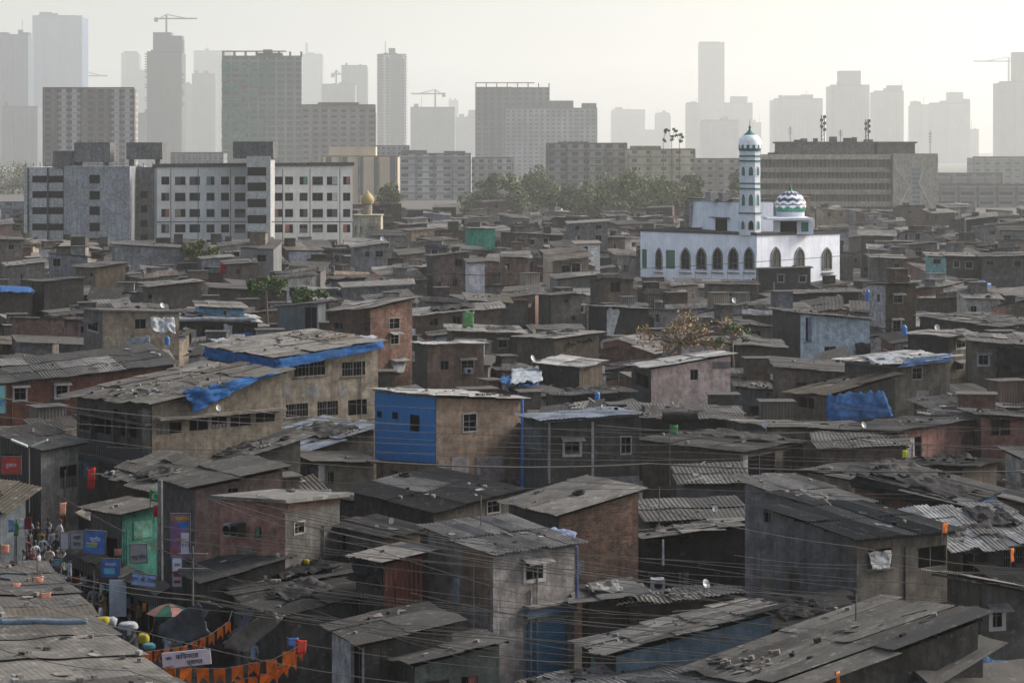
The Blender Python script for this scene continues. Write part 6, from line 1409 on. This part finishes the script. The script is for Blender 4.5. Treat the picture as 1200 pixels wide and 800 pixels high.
def acbox(label,hs,side,x,y,w,h_,mat=None):
    p,e,n=onface(H[hs],side,x,y+h_,.0); s=p.y/F; W_,H_=w*s*1.1,h_*s
    o=empty('wall_box',p,label,'air cooler'); mb=MB(p); mb.box(p,e*W_ if side=='R' else -e*W_,-n*.5,Vector((0,0,H_))); mb.build('casing',mat or plain('casing_grey',(.17,.18,.2),.5),o)
    mb=MB(p); c=p+(e if side=='R' else -e)*W_/2-n*.51+Vector((0,0,H_/2)); ee=e
    for k in range(12):
        t0,t1=k*math.pi/6,(k+1)*math.pi/6; mb.face([c,c+(ee*math.cos(t0)+Vector((0,0,math.sin(t0))))*H_*.38,c+(ee*math.cos(t1)+Vector((0,0,math.sin(t1))))*H_*.38])
    mb.build('fan_grille',DARK(),o)
acbox('grey cooler box on the pink house wall, left of the pair','pink_near','L',272,611,8,15); acbox('darker cooler box on the pink house wall, right of the pair','pink_near','L',281,611,8,16,KP)
acbox('air cooler with round fan standing beyond the cable bundle','cable_mid','R',762,676,14,13)
acbox('cooler box under the tan house awning window','tan','R',543,431,9,6)
# shutter hood of the tall grey house
p,e,n=onface(H['hero'],'R',613,712,0); q,_,_=onface(H['hero'],'R',671,706,0)
mb=MB(H['hero']['root'].location); L_=(q-p).length; mb.box(p,e*L_,-n*.38,Vector((0,0,.08))); mb.box(p-Vector((0,0,.36)),e*L_,-n*.26,Vector((0,0,.34)),1); mb.build('awning',[CONC(),plain('hood_blue',(.05,.08,.12),.6)],H['hero']['root'])
# ------------------------------------------------------------- loose stuff on the roofs
def litter():
    mb=MB(); rr=random.Random(99); z=Vector((0,0,1))
    for h in HOUSES:
        if h['d']>300 or h['roof']=='none': continue
        U,V=h['R']-h['C'],h['L']-h['C']; nn=U.cross(V).normalized(); nn=nn if nn.z>0 else -nn
        k={'patch':4.2,'sheet':1.8,'metal':1.8,'slab':.8}[h['roof']]; A=U.length*V.length; n=int(A*k*rr.uniform(.15,.6)*(1 if h['d']<170 else .5)); n=min(n,170)
        cx,cy=rr.random(),rr.random()
        for i in range(n):
            if rr.random()<.55: u,v=min(.97,max(.03,rr.gauss(cx,.16))),min(.97,max(.03,rr.gauss(cy,.16)))
            else: u,v=rr.random(),rr.random()
            p=h['C']+U*u+V*v+nn*.17; a=rr.random()*math.pi; t=(U.normalized()*math.cos(a)+V.normalized()*math.sin(a)); b=nn.cross(t); ty=rr.random()
            if ty<.004: mb.tube([p,p+Vector((rr.uniform(-.1,.1),0,rr.uniform(.8,2.4)))],.025,4,2)
            elif ty<.42: s=rr.uniform(.08,.2); mb.box(p,t*s,b*s*rr.uniform(.6,1),nn*s*.7,rr.choice([0,0,4,1]),rr.random())
            elif ty<.56: mb.box(p,t*rr.uniform(.4,1.6),b*rr.uniform(.04,.14),nn*.05,rr.choice([2,2,0,3]),rr.random())
            elif ty<.985:
                s=rr.uniform(.12,.45); q=[p+t*s*x_+b*s*y_*.8+nn*rr.uniform(.0,.05) for x_,y_ in ((0,0),(1,0),(1.3,.6),(.8,1),(.1,.9))]; mb.face(q,rr.choice([0,0,3,3,4,4,4,1]),rr.random()); 
            else: 
                r=.22; c=p+nn*.06; P=[c+(t*math.cos(2*math.pi*w/9)+b*math.sin(2*math.pi*w/9))*r for w in range(10)]; mb.tube(P,.06,5,4,None,False)
    o=mb.build('roof_litter',[plain('stone_rubble',(.15,.13,.11),.9,0,.5,9),plain('pale_rubble',(.2,.19,.175),.9,0,.4,9),WOOD(),GT,BK,BT2]); tag(o,'stones, planks, tyres and plastic scraps scattered over the shack roofs','litter',None,'stuff')
litter()
# ------------------------------------------------------------- people in the lane
def person_mesh(name,walk=0.0,armup=0.0,bend=0.0):
    V=[];Rr=[];E=[]
    def v(p,r,par=None):
        V.append(p); Rr.append(r)
        if par is not None: E.append((par,len(V)-1))
        return len(V)-1
    by=-bend*.25
    pel=v((0,0,.93),.125); sp=v((0,by*.3,1.08),.115,pel); ch=v((0,by*.7,1.26),.135,sp); nk0=v((0,by*.9,1.40),.09,ch); nk=v((0,by,1.47),.05,nk0)
    hd=v((0,by-.015,1.55),.078,nk); ht=v((0,by-.01,1.65),.072,hd); v((0,by,1.70),.04,ht)
    for s in (-1,1):
        sh=v((s*.18,by*.8,1.37),.055,nk0)
        if armup and s>0: el=v((s*.24,-.16+by,1.16),.042,sh); wr=v((s*.16,-.38+by,1.26),.03,el); hnd=(s*.14,-.45+by,1.29); dr=(0,-1,.3)
        else: el=v((s*.245,.04-walk*s*.12+by*.6,1.11),.042,sh); wr=v((s*.25,-.05-walk*s*.2+by,.88),.03,el); hnd=(s*.25,-.07-walk*s*.2+by,.81); dr=(0,-.15,-1)
        pm=v(hnd,.028,wr)
        for f in range(4):
            o=(f-1.5)*.018; L=(.065,.075,.07,.055)[f]
            a=v((hnd[0],hnd[1]+o+dr[1]*.03,hnd[2]+dr[2]*.03),.010,pm); b=v((hnd[0]-s*.012,hnd[1]+o+dr[1]*(.03+L*.6),hnd[2]+dr[2]*(.03+L*.6)),.008,a); v((hnd[0]-s*.03,hnd[1]+o+dr[1]*(.03+L),hnd[2]+dr[2]*(.03+L)),.006,b)
        a=v((hnd[0]-s*.01,hnd[1]-.035,hnd[2]+.01),.011,pm); v((hnd[0]-s*.02,hnd[1]-.055,hnd[2]-.03),.008,a)
        hp=v((s*.09,0,.88),.095,pel); kn=v((s*.1,-.03-walk*s*.14,.49),.062,hp); an=v((s*.1,.02-walk*s*.3+(.06 if walk*s<0 else 0),.09),.042,kn)
        v((s*.11,-.14-walk*s*.3,.035),.035,an)
    me=bpy.data.meshes.new('t'); me.from_pydata(V,E,[]); o=bpy.data.objects.new('t',me); col.objects.link(o)
    o.modifiers.new('s','SKIN'); sk=me.skin_vertices[0].data
    for i,r in enumerate(Rr): sk[i].radius=(r,r*(.72 if i in(1,2,3) else 1))
    sk[0].use_root=True
    su=o.modifiers.new('u','SUBSURF'); su.levels=1; su.render_levels=1
    dg=bpy.context.evaluated_depsgraph_get(); out=bpy.data.meshes.new_from_object(o.evaluated_get(dg)); bpy.data.objects.remove(o)
    out.name=name
    bm=bmesh.new(); bm.from_mesh(out)
    def add(c,s):
        r=bmesh.ops.create_icosphere(bm,subdivisions=1,radius=1,matrix=Matrix.Translation(c)@Matrix.Diagonal((*s,1)))
        return {f for vv in r['verts'] for f in vv.link_faces}
    nose=add((0,by-.095,1.565),(.013,.022,.022)); ear=add((.078,by,1.565),(.012,.022,.03))|add((-.078,by,1.565),(.012,.022,.03))
    eye=add((.03,by-.085,1.592),(.012,.008,.008))|add((-.03,by-.085,1.592),(.012,.008,.008)); mouth=add((0,by-.084,1.518),(.024,.008,.006))
    for f in bm.faces:
        c=f.calc_center_median(); f.smooth=True
        if f in eye or f in mouth: f.material_index=3
        elif f in nose or f in ear or c.z>1.44: f.material_index=0
        elif abs(c.x)>.2 and c.z<1.16 and c.z>.7: f.material_index=0
        elif armup and c.x>.1 and c.y<-.2+by: f.material_index=0
        elif c.z>.9: f.material_index=1
        elif c.z>.08: f.material_index=2
        else: f.material_index=3
    bm.to_mesh(out); bm.free()
    return out,by
SKN=plain('skin_brown',(.19,.10,.065),.6,0,.1); BLKM=plain('shoe_black',(.02,.018,.016),.6)
POSES=[person_mesh('body'),person_mesh('body',.7),person_mesh('body',0,1,.3),person_mesh('body',-.8,0,.1)]
def hair(by):
    mb=MB(); mb.lathe((0,by,1.55),[(.088,.03),(.09,.07),(.082,.11),(.055,.145),(.01,.158)],14); return mb
SHIRTS=[('white',(.5,.5,.52)),('pale blue',(.25,.33,.45)),('dark',(.03,.03,.035)),('navy',(.03,.04,.1)),('maroon',(.12,.03,.035)),('green',(.05,.12,.07)),('grey',(.17,.17,.18)),('mustard',(.3,.2,.05)),('light check',(.35,.37,.42))]
PANTS=[('dark trousers',(.03,.03,.035)),('blue jeans',(.06,.08,.14)),('tan trousers',(.2,.16,.11)),('grey trousers',(.1,.1,.1))]
spots=[(36,662,0,6),(44,655,1,2),(41,676,0,0),(50,668,1,1),(55,655,2,2),(46,690,3,8),(58,682,0,0),(60,700,1,3),(66,668,3,2),(52,708,0,4),(68,712,1,1),(38,700,0,0),(74,690,0,5),(33,690,2,3),(63,640,1,6),(30,672,3,4),(48,640,0,2),
 (80,728,0,2),(92,742,1,1),(104,752,2,3),(118,755,0,0),(130,772,3,2),(138,748,0,4),(142,778,1,3),(152,770,0,0),(160,790,2,6),(171,742,0,3),(150,740,3,0),(182,770,1,2),(196,790,0,1),(226,795,0,2),(110,735,0,6),(297,800,1,1),(318,800,0,2),(88,735,1,4),(124,742,2,7),(25,650,1,1),(34,648,0,0),(47,662,2,7),(53,676,1,2),(62,661,0,8),(70,652,3,0),(78,668,0,1),(28,690,1,6),(43,712,2,0),(20,664,0,5),(57,648,1,1),(74,676,2,0),(66,690,0,2),(82,700,1,8),(76,714,3,0),(10,655,0,2),(72,640,1,4),(36,636,0,6)]
where=['at the back of the left crowd','in the crowd under street poles','in the thick of the crowd','near the grey hoarding','by the market row','at the front of the left crowd','behind the sacks','near the yellow sack','in the street centre','next to the umbrella','under the orange bunting','at the bottom of the street']
seen_={}
for i,(x,y,po,sh) in enumerate(spots):
    p=gp(x,y,0); me,by=POSES[po]; rr=random.Random(i); pn,pc=PANTS[rr.randrange(4)]; sn,scol=SHIRTS[sh]
    w=where[1 if (x<45 and y<680) else 2 if (x<60 and y<695) else 5 if x<72 and y>695 else 3 if x<80 else 4 if x<100 else 7 if x<128 else 8 if x<165 else 9 if x<200 else 11]
    act=['standing','walking','reaching forward','striding'][po]; lb='person %s in %s shirt and %s %s'%(act,sn,pn,w)
    r=bpy.data.objects.new('person',me); col.objects.link(r); r.location=p; r.rotation_euler.z=rr.uniform(0,6.28); s=rr.uniform(.94,1.05); r.scale=(s,s,s)
    if i<4 or not me.materials:
        if not me.materials:
            for m in (SKN,SKN,SKN,BLKM): me.materials.append(m)
    r.material_slots[1].link='OBJECT'; r.material_slots[1].material=plain('shirt_'+sn.replace(' ','_'),scol,.8,0,.15)
    r.material_slots[2].link='OBJECT'; r.material_slots[2].material=plain('trousers_%d'%PANTS.index((pn,pc)),pc,.8,0,.15)
    k=seen_.get(lb,0); seen_[lb]=k+1
    tag(r,lb+('' if k==0 else ', %s such'%['','second','third','fourth'][k]),'person','people in the lane')
    hb=hair(by).build('hair',BLKM,r,True)
# ------------------------------------------------------------- camera, light, air
cam=bpy.data.cameras.new('camera'); co=bpy.data.objects.new('camera',cam); col.objects.link(co); co.location=(0,0,HC); co.rotation_euler=(math.pi/2,0,0)
cam.sensor_width=36; cam.lens=36*F/1200; cam.shift_y=-(400-HZ)/1200; cam.clip_start=1; cam.clip_end=20000; sc.camera=co
w=bpy.data.worlds.new('World'); sc.world=w; w.use_nodes=True; nt=w.node_tree; bg=nt.nodes['Background']
sky=nt.nodes.new('ShaderNodeTexSky'); sky.sky_type='NISHITA'; sky.sun_disc=False
SE,SA_=math.radians(34),math.radians(SUN_AZ)      # sun high to the right behind the view
sky.sun_elevation=SE; sky.sun_rotation=SA_; sky.dust_density=SKY_DUST; sky.air_density=1.0; sky.altitude=0; sky.ozone_density=1.0
hs=nt.nodes.new('ShaderNodeHueSaturation'); hs.inputs['Saturation'].default_value=.68   # smog greys the blue of the sky
nt.links.new(sky.outputs[0],hs.inputs['Color']); nt.links.new(hs.outputs[0],bg.inputs[0]); bg.inputs[1].default_value=SKY_ST
L=bpy.data.lights.new('sun','SUN'); L.energy=SUN_ST; L.angle=math.radians(20); L.color=(1,.955,.88); lo=bpy.data.objects.new('sun',L); col.objects.link(lo)
sd=Vector((math.sin(SA_)*math.cos(SE),math.cos(SA_)*math.cos(SE),math.sin(SE))); lo.rotation_euler=sd.to_track_quat('Z','Y').to_euler()
haze(HAZE_D,HAZE_C,HAZE_A)
vs=sc.view_settings; vs.view_transform='Standard'; vs.look='None'; vs.gamma=1; vs.use_curve_mapping=False; vs.exposure=EXPO
cy=sc.cycles; cy.max_bounces=6; cy.diffuse_bounces=3; cy.glossy_bounces=2; cy.transmission_bounces=1; cy.volume_bounces=VB; cy.use_denoising=True; cy.sample_clamp_indirect=5; cy.use_light_tree=False
try: cy.volume_step_rate=1
except Exception: pass
